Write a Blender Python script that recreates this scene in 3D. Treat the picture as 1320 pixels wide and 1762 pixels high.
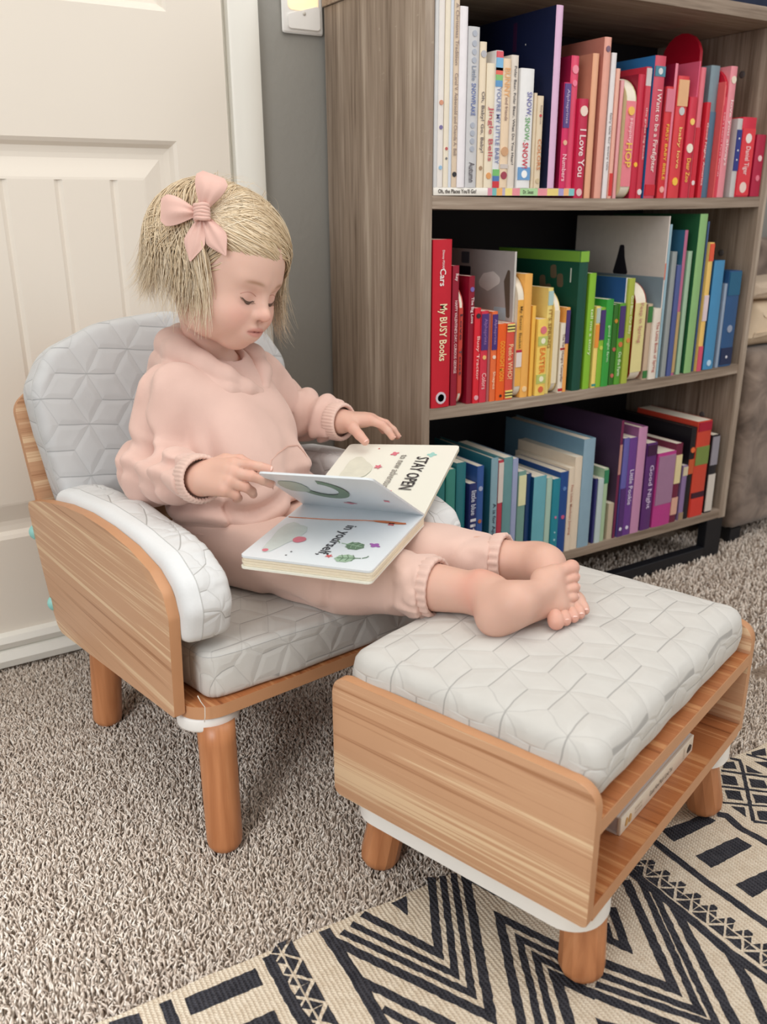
import bpy, bmesh, math, random
import numpy as np
from mathutils import Vector, Matrix, noise
for o in list(bpy.data.objects): bpy.data.objects.remove(o)
SC = bpy.context.scene; COL = SC.collection
PI = math.pi; R_ = math.radians
# ------------------------------------------------------------------ camera
FPX, CXP, CYP, CAMH = 1497.2, 660.0, 881.0, 0.8
def _rot(pitch, roll, yaw):
    cp, sp, cr, sr, cy, sy = math.cos(pitch), math.sin(pitch), math.cos(roll), math.sin(roll), math.cos(yaw), math.sin(yaw)
    f = np.array([sy*cp, cy*cp, -sp]); r = np.array([cy, -sy, 0]); d = np.cross(f, r)
    return np.array([cr*r+sr*d, -sr*r+cr*d, f])
RC = _rot(R_(19.299), R_(0.305), R_(31.702)); CAM0 = np.array([0, 0, CAMH])
def ray(u, v): return RC.T @ np.array([(u-CXP)/FPX, (v-CYP)/FPX, 1.0])
def at_z(u, v, z): d = ray(u, v); return CAM0 + d*(z-CAMH)/d[2]
def at_y(u, v, y): d = ray(u, v); return CAM0 + d*y/d[1]
cam = bpy.data.objects.new('camera', bpy.data.cameras.new('camera')); COL.objects.link(cam); SC.camera = cam
cam.data.sensor_fit = 'HORIZONTAL'; cam.data.sensor_width = 36; cam.data.lens = 36*FPX/1320
cam.data.clip_start = 0.01; cam.data.clip_end = 50
cam.matrix_world = Matrix(((RC[0][0], -RC[1][0], -RC[2][0], 0), (RC[0][1], -RC[1][1], -RC[2][1], 0), (RC[0][2], -RC[1][2], -RC[2][2], CAMH), (0, 0, 0, 1)))
cam.data.dof.use_dof = True; cam.data.dof.focus_distance = 1.22; cam.data.dof.aperture_fstop = 7
# ------------------------------------------------------------------ light
SC.view_settings.view_transform = 'Standard'; SC.view_settings.look = 'None'
SC.view_settings.exposure = 0.0; SC.view_settings.gamma = 1.0; SC.view_settings.use_curve_mapping = False
world = bpy.data.worlds.new('world'); SC.world = world; world.use_nodes = True
bg = world.node_tree.nodes['Background']; bg.inputs[0].default_value = (1.0, 0.955, 0.90, 1); bg.inputs[1].default_value = 0.35
def area(name, loc, target, size, power, col):
    l = bpy.data.lights.new(name, 'AREA'); l.shape = 'RECTANGLE'; l.size, l.size_y = size; l.energy = power; l.color = col
    o = bpy.data.objects.new(name, l); COL.objects.link(o); o.location = loc
    o.rotation_euler = (Vector(target)-Vector(loc)).to_track_quat('-Z', 'Y').to_euler(); return o
area('window_light', (-1.15, -0.10, 1.30), (0.25, 1.0, 0.15), (1.0, 1.3), 19, (0.95, 0.98, 1.0))
area('window_light', (2.5, -0.9, 2.0), (0.6, 1.1, 0.5), (1.2, 1.4), 22, (0.97, 0.98, 1.0))
area('ceiling_bounce', (0.5, 0.35, 2.45), (0.5, 0.35, 0.0), (2.4, 2.0), 34, (1.0, 0.95, 0.88))  # added overhead fill standing in for bounce off the ceiling
sp_ = bpy.data.lights.new('sunbeam', 'SPOT'); sp_.energy = 330; sp_.color = (0.92, 0.96, 1.0); sp_.spot_size = R_(17); sp_.spot_blend = 1.0; sp_.shadow_soft_size = 0.25
sb_ = bpy.data.objects.new('sunbeam', sp_); COL.objects.link(sb_); sb_.location = (-1.9, -0.9, 1.9); sb_.rotation_euler = (Vector((-0.13, 0.80, 0.0))-Vector(sb_.location)).to_track_quat('-Z', 'Y').to_euler()
# ------------------------------------------------------------------ node helpers
class S:
    """a socket with arithmetic"""
    def __init__(s, nt, out): s.nt, s.o = nt, out
    def _m(s, op, *a):
        n = s.nt.nodes.new('ShaderNodeMath'); n.operation = op
        for i, x in enumerate((s,)+a):
            if isinstance(x, S): s.nt.links.new(x.o, n.inputs[i])
            else: n.inputs[i].default_value = x
        return S(s.nt, n.outputs[0])
    def __add__(s, b): return s._m('ADD', b)
    def __sub__(s, b): return s._m('SUBTRACT', b)
    def __mul__(s, b): return s._m('MULTIPLY', b)
    def __truediv__(s, b): return s._m('DIVIDE', b)
    def abs(s): return s._m('ABSOLUTE')
    def min(s, b): return s._m('MINIMUM', b)
    def max(s, b): return s._m('MAXIMUM', b)
    def lt(s, b): return s._m('LESS_THAN', b)
    def wrap(s, hi, lo): return s._m('WRAP', hi, lo)
    def sin(s): return s._m('SINE')
    def floor(s): return s._m('FLOOR')
    def sstep(s, a, b):
        n = s.nt.nodes.new('ShaderNodeMapRange'); n.interpolation_type = 'SMOOTHSTEP'
        s.nt.links.new(s.o, n.inputs[0]); n.inputs[1].default_value = a; n.inputs[2].default_value = b
        return S(s.nt, n.outputs[0])
def new_mat(name, base=(0.8, 0.8, 0.8), rough=0.6, **kw):
    m = bpy.data.materials.new(name); m.use_nodes = True; nt = m.node_tree; b = nt.nodes['Principled BSDF']
    b.inputs['Base Color'].default_value = (*base, 1); b.inputs['Roughness'].default_value = rough
    for k, v in kw.items(): b.inputs[k.replace('_', ' ')].default_value = v
    return m, nt, b
def srgb(r, g, b):
    f = lambda c: (c/12.92 if c <= 0.04045 else ((c+0.055)/1.055)**2.4)
    return (f(r/255), f(g/255), f(b/255))
def coord(nt, kind='Object', scale=(1, 1, 1), rot=(0, 0, 0)):
    t = nt.nodes.new('ShaderNodeTexCoord'); mp = nt.nodes.new('ShaderNodeMapping'); mp.inputs['Scale'].default_value = scale; mp.inputs['Rotation'].default_value = rot
    nt.links.new(t.outputs[kind], mp.inputs[0]); return mp.outputs[0]
def noise_tex(nt, vec, scale, detail=3, rough=0.5, dist=0.0):
    n = nt.nodes.new('ShaderNodeTexNoise'); n.inputs['Scale'].default_value = scale; n.inputs['Detail'].default_value = detail
    n.inputs['Roughness'].default_value = rough; n.inputs['Distortion'].default_value = dist
    if vec is not None: nt.links.new(vec, n.inputs['Vector'])
    return S(nt, n.outputs['Fac'])
def ramp(nt, fac, stops):
    r = nt.nodes.new('ShaderNodeValToRGB'); e = r.color_ramp.elements
    while len(e) < len(stops): e.new(0.5)
    for i, (p, c) in enumerate(stops): e[i].position = p; e[i].color = (*c, 1)
    nt.links.new(fac.o, r.inputs[0]); return r.outputs[0]
def mix(nt, fac, a, b, mode='MIX'):
    n = nt.nodes.new('ShaderNodeMix'); n.data_type = 'RGBA'; n.blend_type = mode
    for sock, x in ((n.inputs[0], fac), (n.inputs[6], a), (n.inputs[7], b)):
        if isinstance(x, S): nt.links.new(x.o, sock)
        elif isinstance(x, (int, float)): sock.default_value = x
        elif isinstance(x, tuple): sock.default_value = (*x, 1)
        else: nt.links.new(x, sock)
    return n.outputs[2]
def bump(nt, b, h, strength=0.5, dist=0.002, prev=None):
    n = nt.nodes.new('ShaderNodeBump'); n.inputs['Strength'].default_value = strength; n.inputs['Distance'].default_value = dist
    nt.links.new(h.o, n.inputs['Height'])
    if prev is not None: nt.links.new(prev, n.inputs['Normal'])
    if b is not None: nt.links.new(n.outputs[0], b.inputs['Normal'])
    return n.outputs[0]
def flat(name, rgb, rough=0.6, nscale=60, amt=0.06, **kw):
    """a plain colour with a faint mottling"""
    m, nt, b = new_mat(name, rgb, rough, **kw)
    f = noise_tex(nt, coord(nt), nscale, 2)
    nt.links.new(mix(nt, f, tuple(max(0, c*(1-amt)) for c in rgb), tuple(min(1, c*(1+amt)) for c in rgb)), b.inputs['Base Color'])
    return m
_cache = {}
def colour(r, g, b, rough=0.45):
    k = (r, g, b, rough)
    if k not in _cache: _cache[k] = flat('paint_%d_%d_%d' % (r, g, b), srgb(r, g, b), rough)
    return _cache[k]
# ------------------------------------------------------------------ mesh helpers
def mesh(name, verts, faces, mat=None, parent=None, smooth=False, uv=None, autos=None):
    me = bpy.data.meshes.new(name); me.from_pydata([tuple(map(float, v)) for v in verts], [], [tuple(f) for f in faces]); me.update()
    return obj(name, me, mat, parent, smooth)
def obj(name, me, mat=None, parent=None, smooth=False):
    if mat is not None and not me.materials: me.materials.append(mat)
    if smooth: me.polygons.foreach_set('use_smooth', [True]*len(me.polygons))
    o = bpy.data.objects.new(name, me); COL.objects.link(o)
    if parent is not None: o.parent = parent
    return o
def from_bm(name, bm, mat=None, parent=None, smooth=False):
    me = bpy.data.meshes.new(name); bmesh.ops.recalc_face_normals(bm, faces=bm.faces); bm.to_mesh(me); bm.free()
    return obj(name, me, mat, parent, smooth)
def tag(o, label=None, cat=None, group=None, kind=None):
    if label: o['label'] = label
    if cat: o['category'] = cat
    if group: o['group'] = group
    if kind: o['kind'] = kind
    return o
def empty(name, loc=(0, 0, 0), rz=0):
    o = bpy.data.objects.new(name, None); COL.objects.link(o); o.location = loc; o.rotation_euler = (0, 0, rz); o.empty_display_size = 0.05; return o
def bm_box(bm, x0, x1, y0, y1, z0, z1):
    vs = [bm.verts.new(p) for p in ((x0, y0, z0), (x1, y0, z0), (x1, y1, z0), (x0, y1, z0), (x0, y0, z1), (x1, y0, z1), (x1, y1, z1), (x0, y1, z1))]
    for f in ((3, 2, 1, 0), (4, 5, 6, 7), (0, 1, 5, 4), (1, 2, 6, 5), (2, 3, 7, 6), (3, 0, 4, 7)): bm.faces.new([vs[i] for i in f])
    return vs
def box(name, x0, x1, y0, y1, z0, z1, mat, parent=None, bev=0.0, seg=2, smooth=None):
    bm = bmesh.new(); bm_box(bm, x0, x1, y0, y1, z0, z1)
    if bev: bmesh.ops.bevel(bm, geom=list(bm.edges), offset=bev, segments=seg, profile=0.5, affect='EDGES')
    return from_bm(name, bm, mat, parent, bool(bev) if smooth is None else smooth)
def round_poly(pts, rad, n=6):
    """2D polygon with rounded corners; rad a number or one per corner"""
    out = []; m = len(pts)
    for i in range(m):
        p = np.array(pts[i], float); a = np.array(pts[i-1], float)-p; b = np.array(pts[(i+1) % m], float)-p
        r = rad[i] if isinstance(rad, (list, tuple)) else rad
        if r <= 0: out.append(tuple(p)); continue
        la, lb = np.linalg.norm(a), np.linalg.norm(b); a /= la; b /= lb
        ang = math.acos(max(-1, min(1, float(a@b)))); t = min(r/math.tan(ang/2), la*0.49, lb*0.49); rr = t*math.tan(ang/2)
        c = p+(a+b)/np.linalg.norm(a+b)*(rr/math.sin(ang/2)); s = p+a*t-c; e = p+b*t-c
        a0 = math.atan2(s[1], s[0]); a1 = math.atan2(e[1], e[0]); d = (a1-a0+PI) % (2*PI)-PI
        for k in range(n+1): th = a0+d*k/n; out.append((c[0]+rr*math.cos(th), c[1]+rr*math.sin(th)))
    return out
def extrude(name, poly, h0, h1, axis, mat, parent=None, bev=0.0, seg=2, smooth=True):
    """extrude a 2D polygon along an axis: 'z' (x,y), 'x' (y,z), 'y' (x,z)"""
    def P(p, h): return {'z': (p[0], p[1], h), 'x': (h, p[0], p[1]), 'y': (p[0], h, p[1])}[axis]
    bm = bmesh.new(); a = [bm.verts.new(P(p, h0)) for p in poly]; b = [bm.verts.new(P(p, h1)) for p in poly]; n = len(poly)
    f0 = bm.faces.new(a); f1 = bm.faces.new(b)
    for i in range(n): bm.faces.new((a[i], a[(i+1) % n], b[(i+1) % n], b[i]))
    if bev:
        es = list(set(f0.edges) | set(f1.edges)); bmesh.ops.bevel(bm, geom=es, offset=bev, segments=seg, profile=0.5, affect='EDGES')
    o = from_bm(name, bm, mat, parent, False)
    if smooth: shade_auto(o)
    return o
def shade_auto(o, ang=35):
    me = o.data; me.polygons.foreach_set('use_smooth', [True]*len(me.polygons))
    bm = bmesh.new(); bm.from_mesh(me)
    for e in bm.edges:
        if len(e.link_faces) == 2 and e.calc_face_angle(0) > R_(ang): e.smooth = False
    bm.to_mesh(me); bm.free()
def tube(name, path, rad, mat, parent=None, n=8, caps=True, smooth=True, closed=False):
    """sweep a circle along a path; rad number, list, or (rx,ry) list"""
    bm = bmesh.new(); tube_bm(bm, path, rad, n, caps, closed); return from_bm(name, bm, mat, parent, smooth)
def tube_bm(bm, path, rad, n=8, caps=True, closed=False):
    P = [Vector(p) for p in path]; m = len(P); rings = []; up = None
    for i in range(m):
        if closed: t = P[(i+1) % m]-P[i-1]
        else: t = P[min(i+1, m-1)]-P[max(i-1, 0)]
        t.normalize()
        if up is None: up = Vector((0, 0, 1)) if abs(t.z) < 0.9 else Vector((1, 0, 0))
        x = t.cross(up); x.normalize(); y = x.cross(t); y.normalize(); up = y
        r = rad[i] if isinstance(rad, (list, tuple)) else rad
        rx, ry = r if isinstance(r, tuple) else (r, r)
        rings.append([bm.verts.new(P[i]+x*math.cos(2*PI*k/n)*rx+y*math.sin(2*PI*k/n)*ry) for k in range(n)])
    for i in range(m if closed else m-1):
        a, b = rings[i], rings[(i+1) % m]
        for k in range(n): bm.faces.new((a[k], a[(k+1) % n], b[(k+1) % n], b[k]))
    if caps and not closed: bm.faces.new(rings[0][::-1]); bm.faces.new(rings[-1])
def lathe(name, prof, mat, parent=None, n=24, mw=None):
    """spin (r,z) about z"""
    vs, fs = [], []; m = len(prof)
    for r, z in prof:
        for k in range(n): a = 2*PI*k/n; vs.append((r*math.cos(a), r*math.sin(a), z))
    for i in range(m-1):
        for k in range(n): fs.append((i*n+k, i*n+(k+1) % n, (i+1)*n+(k+1) % n, (i+1)*n+k))
    fs.append(tuple(range(n))[::-1]); fs.append(tuple((m-1)*n+k for k in range(n)))
    if mw is not None: vs = [tuple(mw @ Vector(v)) for v in vs]
    return mesh(name, vs, fs, mat, parent, True)
def text_mesh(txt, size=1.0, bold=0.0, font=None):
    c = bpy.data.curves.new('t', 'FONT'); c.body = txt; c.size = size; c.offset = bold; c.align_x = 'CENTER'; c.align_y = 'CENTER'; c.resolution_u = 2
    o = bpy.data.objects.new('t', c); me = bpy.data.meshes.new_from_object(o); bpy.data.objects.remove(o); bpy.data.curves.remove(c); return me
def text(name, txt, mat, parent, mw, width=None, height=None, bold=0.0):
    """lettering laid with matrix mw (x reading direction, y up); fitted into width x height"""
    me = text_mesh(txt, 1.0, bold); n = len(me.vertices)
    if not n: return None
    co = np.zeros(n*3); me.vertices.foreach_get('co', co); co = co.reshape(-1, 3)
    lo, hi = co.min(0), co.max(0); c = (lo+hi)/2; sz = np.maximum(hi-lo, 1e-6)
    s = [1, 1]
    if width and height: s = [width/sz[0], height/sz[1]]
    elif width: s = [width/sz[0]]*2
    elif height: s = [height/sz[1]]*2
    co = (co-c)*np.array([s[0], s[1], 0]); me.vertices.foreach_set('co', co.ravel()); me.transform(mw); me.update()
    return obj(name, me, mat, parent)
def frame(o, x, y):
    """matrix with origin o, x reading direction, y up"""
    x = Vector(x).normalized(); y = Vector(y); y = (y-x*y.dot(x)).normalized(); z = x.cross(y)
    return Matrix(((x.x, y.x, z.x, o[0]), (x.y, y.y, z.y, o[1]), (x.z, y.z, z.z, o[2]), (0, 0, 0, 1)))
# ------------------------------------------------------------------ shared materials
def wood(name, light, mid, dark, axis, fine=185.0, rough=0.42, along=0.8, contrast=1.25, gloss=0.5):
    """laminate with long streaks running along one local axis"""
    m, nt, b = new_mat(name, mid, rough); b.inputs['Specular IOR Level'].default_value = gloss
    s = [fine*0.33]*3; s[axis] = along; s2 = [fine]*3; s2[axis] = along*2.5; s3 = [fine*3]*3; s3[axis] = along*9
    a = noise_tex(nt, coord(nt, 'Object', s), 1.0, 3, 0.55, 0.25); c = noise_tex(nt, coord(nt, 'Object', s2), 1.0, 3, 0.6, 0.35); f = noise_tex(nt, coord(nt, 'Object', s3), 1.0, 2, 0.5)
    t = a*0.55+c*0.38+f*0.12
    w = 0.13/contrast
    col = ramp(nt, t, [(0.5-2.1*w/2, dark), (0.5-0.3*w, mid), (0.5+0.45*w, mid), (0.5+2.0*w/2, light)])
    nt.links.new(col, b.inputs['Base Color']); bump(nt, b, t, 0.12, 0.0006); return m
LW = (srgb(232, 200, 162), srgb(206, 160, 124), srgb(172, 122, 86))
M_WOOD_X = wood('laminate_x', *LW, 0); M_WOOD_Y = wood('laminate_y', *LW, 1); M_WOOD_Z = wood('laminate_z', *LW, 2)
OW = (srgb(204, 146, 98), srgb(178, 112, 68), srgb(138, 78, 42))
M_SHELF_Y = wood('laminate_shelf', *OW, 1, rough=0.33)
M_EDGE = flat('laminate_edge', srgb(196, 144, 104), 0.5, 30)
def leg_wood():
    m, nt, b = new_mat('turned_leg_wood', srgb(176, 108, 64), 0.38)
    t = noise_tex(nt, coord(nt, 'Object', (70, 70, 3)), 1.0, 3, 0.5, 0.2)
    nt.links.new(ramp(nt, t, [(0.25, srgb(164, 102, 62)), (0.55, srgb(194, 130, 86)), (0.8, srgb(210, 150, 106))]), b.inputs['Base Color']); return m
M_LEG = leg_wood()
M_WHITE = flat('white_plastic', srgb(238, 236, 232), 0.45, 20, 0.02)
M_PAPER = flat('paper_edge', srgb(226, 214, 196), 0.85, 200, 0.08)
M_DARK = flat('dark_metal', srgb(16, 17, 24), 0.5, 30)
def quilt(name, L=0.072, base=(206, 204, 199), ang=0.0, dark=(158, 156, 153), off=(0, 0), bstr=0.30):
    """pale cotton printed and stitched with a lozenge lattice, in UV metres"""
    m, nt, b = new_mat(name, srgb(*base), 0.78); b.inputs['Sheen Weight'].default_value = 0.15
    uvn = coord(nt, 'UV', (1, 1, 1), (0, 0, ang)); sp = nt.nodes.new('ShaderNodeSeparateXYZ')
    wob = nt.nodes.new('ShaderNodeTexNoise'); wob.inputs['Scale'].default_value = 14; wob.inputs['Detail'].default_value = 1; nt.links.new(uvn, wob.inputs['Vector'])
    va = nt.nodes.new('ShaderNodeVectorMath'); va.operation = 'MULTIPLY_ADD'; nt.links.new(wob.outputs['Color'], va.inputs[0]); va.inputs[1].default_value = (0.006,)*3; nt.links.new(uvn, va.inputs[2])
    nt.links.new(va.outputs[0], sp.inputs[0]); x = S(nt, sp.outputs[0])+off[0]; y = S(nt, sp.outputs[1])+off[1]
    s = L/math.sqrt(3); hx, hy = L/2, 1.5*s
    # centres spaced L along y, rows 1.5 s along x
    ax, ay = x.wrap(hy, -hy), y.wrap(hx, -hx); bx, by = (x+hy).wrap(hy, -hy), (y+hx).wrap(hx, -hx)
    sel = (ax*ax+ay*ay).lt(bx*bx+by*by); inv = sel*-1.0+1.0
    qx = ax*sel+bx*inv; qy = ay*sel+by*inv
    d0 = qy.abs(); c3, s3 = math.cos(R_(60)), math.sin(R_(60))
    d1 = (qx*s3-qy*c3).abs(); d2 = (qx*s3+qy*c3).abs()
    l0 = d0.sstep(0.0004, 0.0013)*-1.0+1.0; l1 = d1.min(d2).sstep(0.0002, 0.0011)*-1.0+1.0
    d = d0.min(d1).min(d2)
    fine = noise_tex(nt, uvn, 900, 2); blot = noise_tex(nt, uvn, 25, 2)
    base_c = mix(nt, blot, srgb(*[c-7 for c in base]), srgb(*[min(255, c+5) for c in base]))
    col = mix(nt, l1*0.5, base_c, srgb(*[int(c*0.45+dk*0.55) for c, dk in zip(base, dark)])); col = mix(nt, l0*0.85, col, srgb(*dark))
    nt.links.new(col, b.inputs['Base Color'])
    h = d.sstep(-0.001, 0.009); puck = noise_tex(nt, uvn, 70, 3)
    bump(nt, b, h+puck*0.35+fine*0.03, bstr, 0.0035); return m
M_QUILT = quilt('quilted_cotton'); M_QUILT_ARM = quilt('quilted_cotton_arm', 0.085, (220, 221, 221), R_(20)); M_QUILT_BACK = quilt('quilted_cotton_back', 0.078, (204, 205, 206), R_(8), (160, 162, 164))
M_PLAIN = flat('plain_cotton', srgb(226, 228, 229), 0.8, 300, 0.03)
# ------------------------------------------------------------------ the room
def carpet_mat():
    m, nt, b = new_mat('carpet', srgb(168, 152, 136), 0.95); b.inputs['Specular IOR Level'].default_value = 0.15
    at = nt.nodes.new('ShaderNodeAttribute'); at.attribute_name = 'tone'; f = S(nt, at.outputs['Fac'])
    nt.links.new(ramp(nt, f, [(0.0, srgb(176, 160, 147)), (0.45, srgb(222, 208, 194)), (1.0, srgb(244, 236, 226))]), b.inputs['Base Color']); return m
def floor_mat():
    m, nt, b = new_mat('carpet_base', srgb(150, 132, 116), 0.95); b.inputs['Specular IOR Level'].default_value = 0.1
    a = noise_tex(nt, coord(nt), 150, 3, 0.7); c = noise_tex(nt, coord(nt), 40, 2)
    nt.links.new(ramp(nt, a*0.7+c*0.3, [(0.3, srgb(100, 84, 72)), (0.5, srgb(160, 141, 124)), (0.7, srgb(196, 180, 162))]), b.inputs['Base Color'])
    bump(nt, b, a, 1.0, 0.01); return m
tag(box('floor', -1.2, 4.2, -0.6, 1.75, -0.05, -0.010, floor_mat()), kind='structure')
def wall_mat(name, c):
    m, nt, b = new_mat(name, srgb(*c), 0.85); a = noise_tex(nt, coord(nt), 60, 4, 0.6); bump(nt, b, a, 0.25, 0.004); return m
YW = 1.586; YD = 1.580
M_WALL = wall_mat('grey_wall_paint', (150, 148, 142)); M_DOOR = flat('white_door_paint', srgb(232, 224, 212), 0.5, 8, 0.01); M_TRIM = flat('white_trim_paint', srgb(238, 236, 228), 0.42, 8, 0.01)
tag(box('wall_back', 0.716, 4.2, YW, YW+0.1, -0.02, 2.5, M_WALL), kind='structure')
tag(box('wall_back', -1.2, -0.26, YW, YW+0.1, -0.02, 2.5, M_WALL), kind='structure')
tag(box('wall_back', -0.26, 0.716, YW, YW+0.1, 2.08, 2.5, M_WALL), kind='structure')
# door slab with moulded panels
door = empty('door_1', (0.2, YD, 0)); tag(door, kind='structure'); DX = 0.2
def dbox(name, x0, x1, y0, y1, z0, z1, bev=0.0): return box(name, x0-DX, x1-DX, y0-YD, y1-YD, z0, z1, M_DOOR, door, bev)
dx0, dx1 = -0.18, 0.655; sx0, sx1 = 0.0-0.083, 0.558
dbox('stile', sx1, dx1, YD, YD+0.035, 0.03, 2.03); dbox('stile', dx0, sx0, YD, YD+0.035, 0.03, 2.03)
dbox('rail', sx0, sx1, YD, YD+0.035, 0.91, 1.108); dbox('rail', sx0, sx1, YD, YD+0.035, 0.03, 0.246); dbox('rail', sx0, sx1, YD, YD+0.035, 1.93, 2.03)
def door_panel(x0, x1, z0, z1, plank):
    # stepped moulding ring: (inset, depth)
    prof = [(0, 0), (0.006, 0.004), (0.012, 0.011), (0.022, 0.0125), (0.030, 0.0125), (0.060, 0.004), (0.064, 0.0035)]
    vs, fs = [], []
    for i, d in prof:
        vs += [(x0+i-DX, d, z0+i), (x1-i-DX, d, z0+i), (x1-i-DX, d, z1-i), (x0+i-DX, d, z1-i)]
    for k in range(len(prof)-1):
        for j in range(4): a, b2 = k*4+j, k*4+(j+1) % 4; fs.append((a, b2, b2+4, a+4))
    mo = mesh('panel_moulding', vs, fs, M_DOOR, door); mo.data.flip_normals() if False else None
    i = prof[-1][0]; d = prof[-1][1]; X0, X1, Z0, Z1 = x0+i, x1-i, z0+i, z1-i
    if plank:
        gs = [0.266, 0.352, 0.443]; g0 = [2*0.2375-g for g in gs]; cuts = [X0, 0.094, 0.178]+gs+[X1]
    else: cuts = [X0, X1]
    for a, b2 in zip(cuts[:-1], cuts[1:]):
        w = 0.007; l = a+(w if a != X0 else 0); r = b2-(w if b2 != X1 else 0)
        q = [(l-DX, d, Z0), (r-DX, d, Z0), (r-DX, d, Z1), (l-DX, d, Z1)]; e = 0.0042
        q += [(l-(w if a != X0 else 0)-DX, d+(e if a != X0 else 0), Z0), (l-(w if a != X0 else 0)-DX, d+(e if a != X0 else 0), Z1), (r+(w if b2 != X1 else 0)-DX, d+(e if b2 != X1 else 0), Z0), (r+(w if b2 != X1 else 0)-DX, d+(e if b2 != X1 else 0), Z1)]
        mesh('plank', q, [(0, 1, 2, 3), (4, 0, 3, 5), (1, 6, 7, 2)], M_DOOR, door)
door_panel(sx0, sx1, 0.246, 0.91, True); door_panel(sx0, sx1, 1.108, 1.93, False)
sw = [(YD-0.0-YD, 0.07), (-0.012, 0.066), (-0.017, 0.055), (-0.012, 0.043), (-0.006, 0.040), (-0.014, 0.036), (-0.020, 0.022), (-0.016, 0.008), (-0.004, 0.004), (0.02, 0.004), (0.02, 0.07)]
extrude('bottom_sweep', sw, dx0-DX, dx1-DX, 'x', M_TRIM, door, smooth=True)
# casing
cas = [(0.664, YD+0.03), (0.664, YD-0.006), (0.668, YD-0.009), (0.676, YD-0.0095), (0.682, YD-0.013), (0.708, YD-0.015), (0.718, YD-0.012), (0.719, YD-0.008), (0.719, YD+0.03)]
def casing(name, pts, z0, z1): return tag(extrude(name, pts, z0, z1, 'z', M_TRIM), kind='structure')
casing('trim_1', cas, 0.0, 2.10); casing('trim_2', [(0.475-x, y) for x, y in cas][::-1], 0.0, 2.10)
tag(box('trim_3', -0.244, 0.719, YD-0.015, YD+0.03, 2.04, 2.10, M_TRIM, bev=0.003), kind='structure')
tag(box('trim_4', 0.6552, 0.6638, YD+0.012, YD+0.07, 0.0, 2.04, M_TRIM), kind='structure')
tag(box('baseboard_back', 0.719, 4.2, YW-0.012, YW, 0.0, 0.085, M_TRIM, bev=0.003), kind='structure')
# switch plate with a small lit panel, between door trim and bookcase
pl = empty('light_switch', (0.811, YW, 1.155)); tag(pl, 'white switch plate with glowing panel between door trim and bookcase', 'switch')
box('plate', -0.041, 0.041, -0.008, 0.0, -0.059, 0.059, M_WHITE, pl, 0.004)
gm, gnt, gb = new_mat('glow_panel', srgb(250, 226, 190), 0.4); gb.inputs['Emission Color'].default_value = (*srgb(255, 214, 160), 1); gb.inputs['Emission Strength'].default_value = 0.6
extrude('glow_panel', round_poly([(-0.03, -0.022), (0.03, -0.022), (0.03, 0.05), (-0.03, 0.05)], 0.008), -0.0095, -0.007, 'y', gm, pl)
extrude('cover', round_poly([(-0.032, -0.052), (0.032, -0.052), (0.032, -0.012), (-0.032, -0.030)], 0.006), -0.0115, -0.007, 'y', M_WHITE, pl)
lathe('screw', [(0.0032, 0), (0.0032, 0.0012), (0.001, 0.002)], flat('screw_metal', srgb(205, 200, 190), 0.35), pl, 12, Matrix.Translation((0, -0.0113, -0.027)) @ Matrix.Rotation(PI/2, 4, 'X'))
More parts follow.
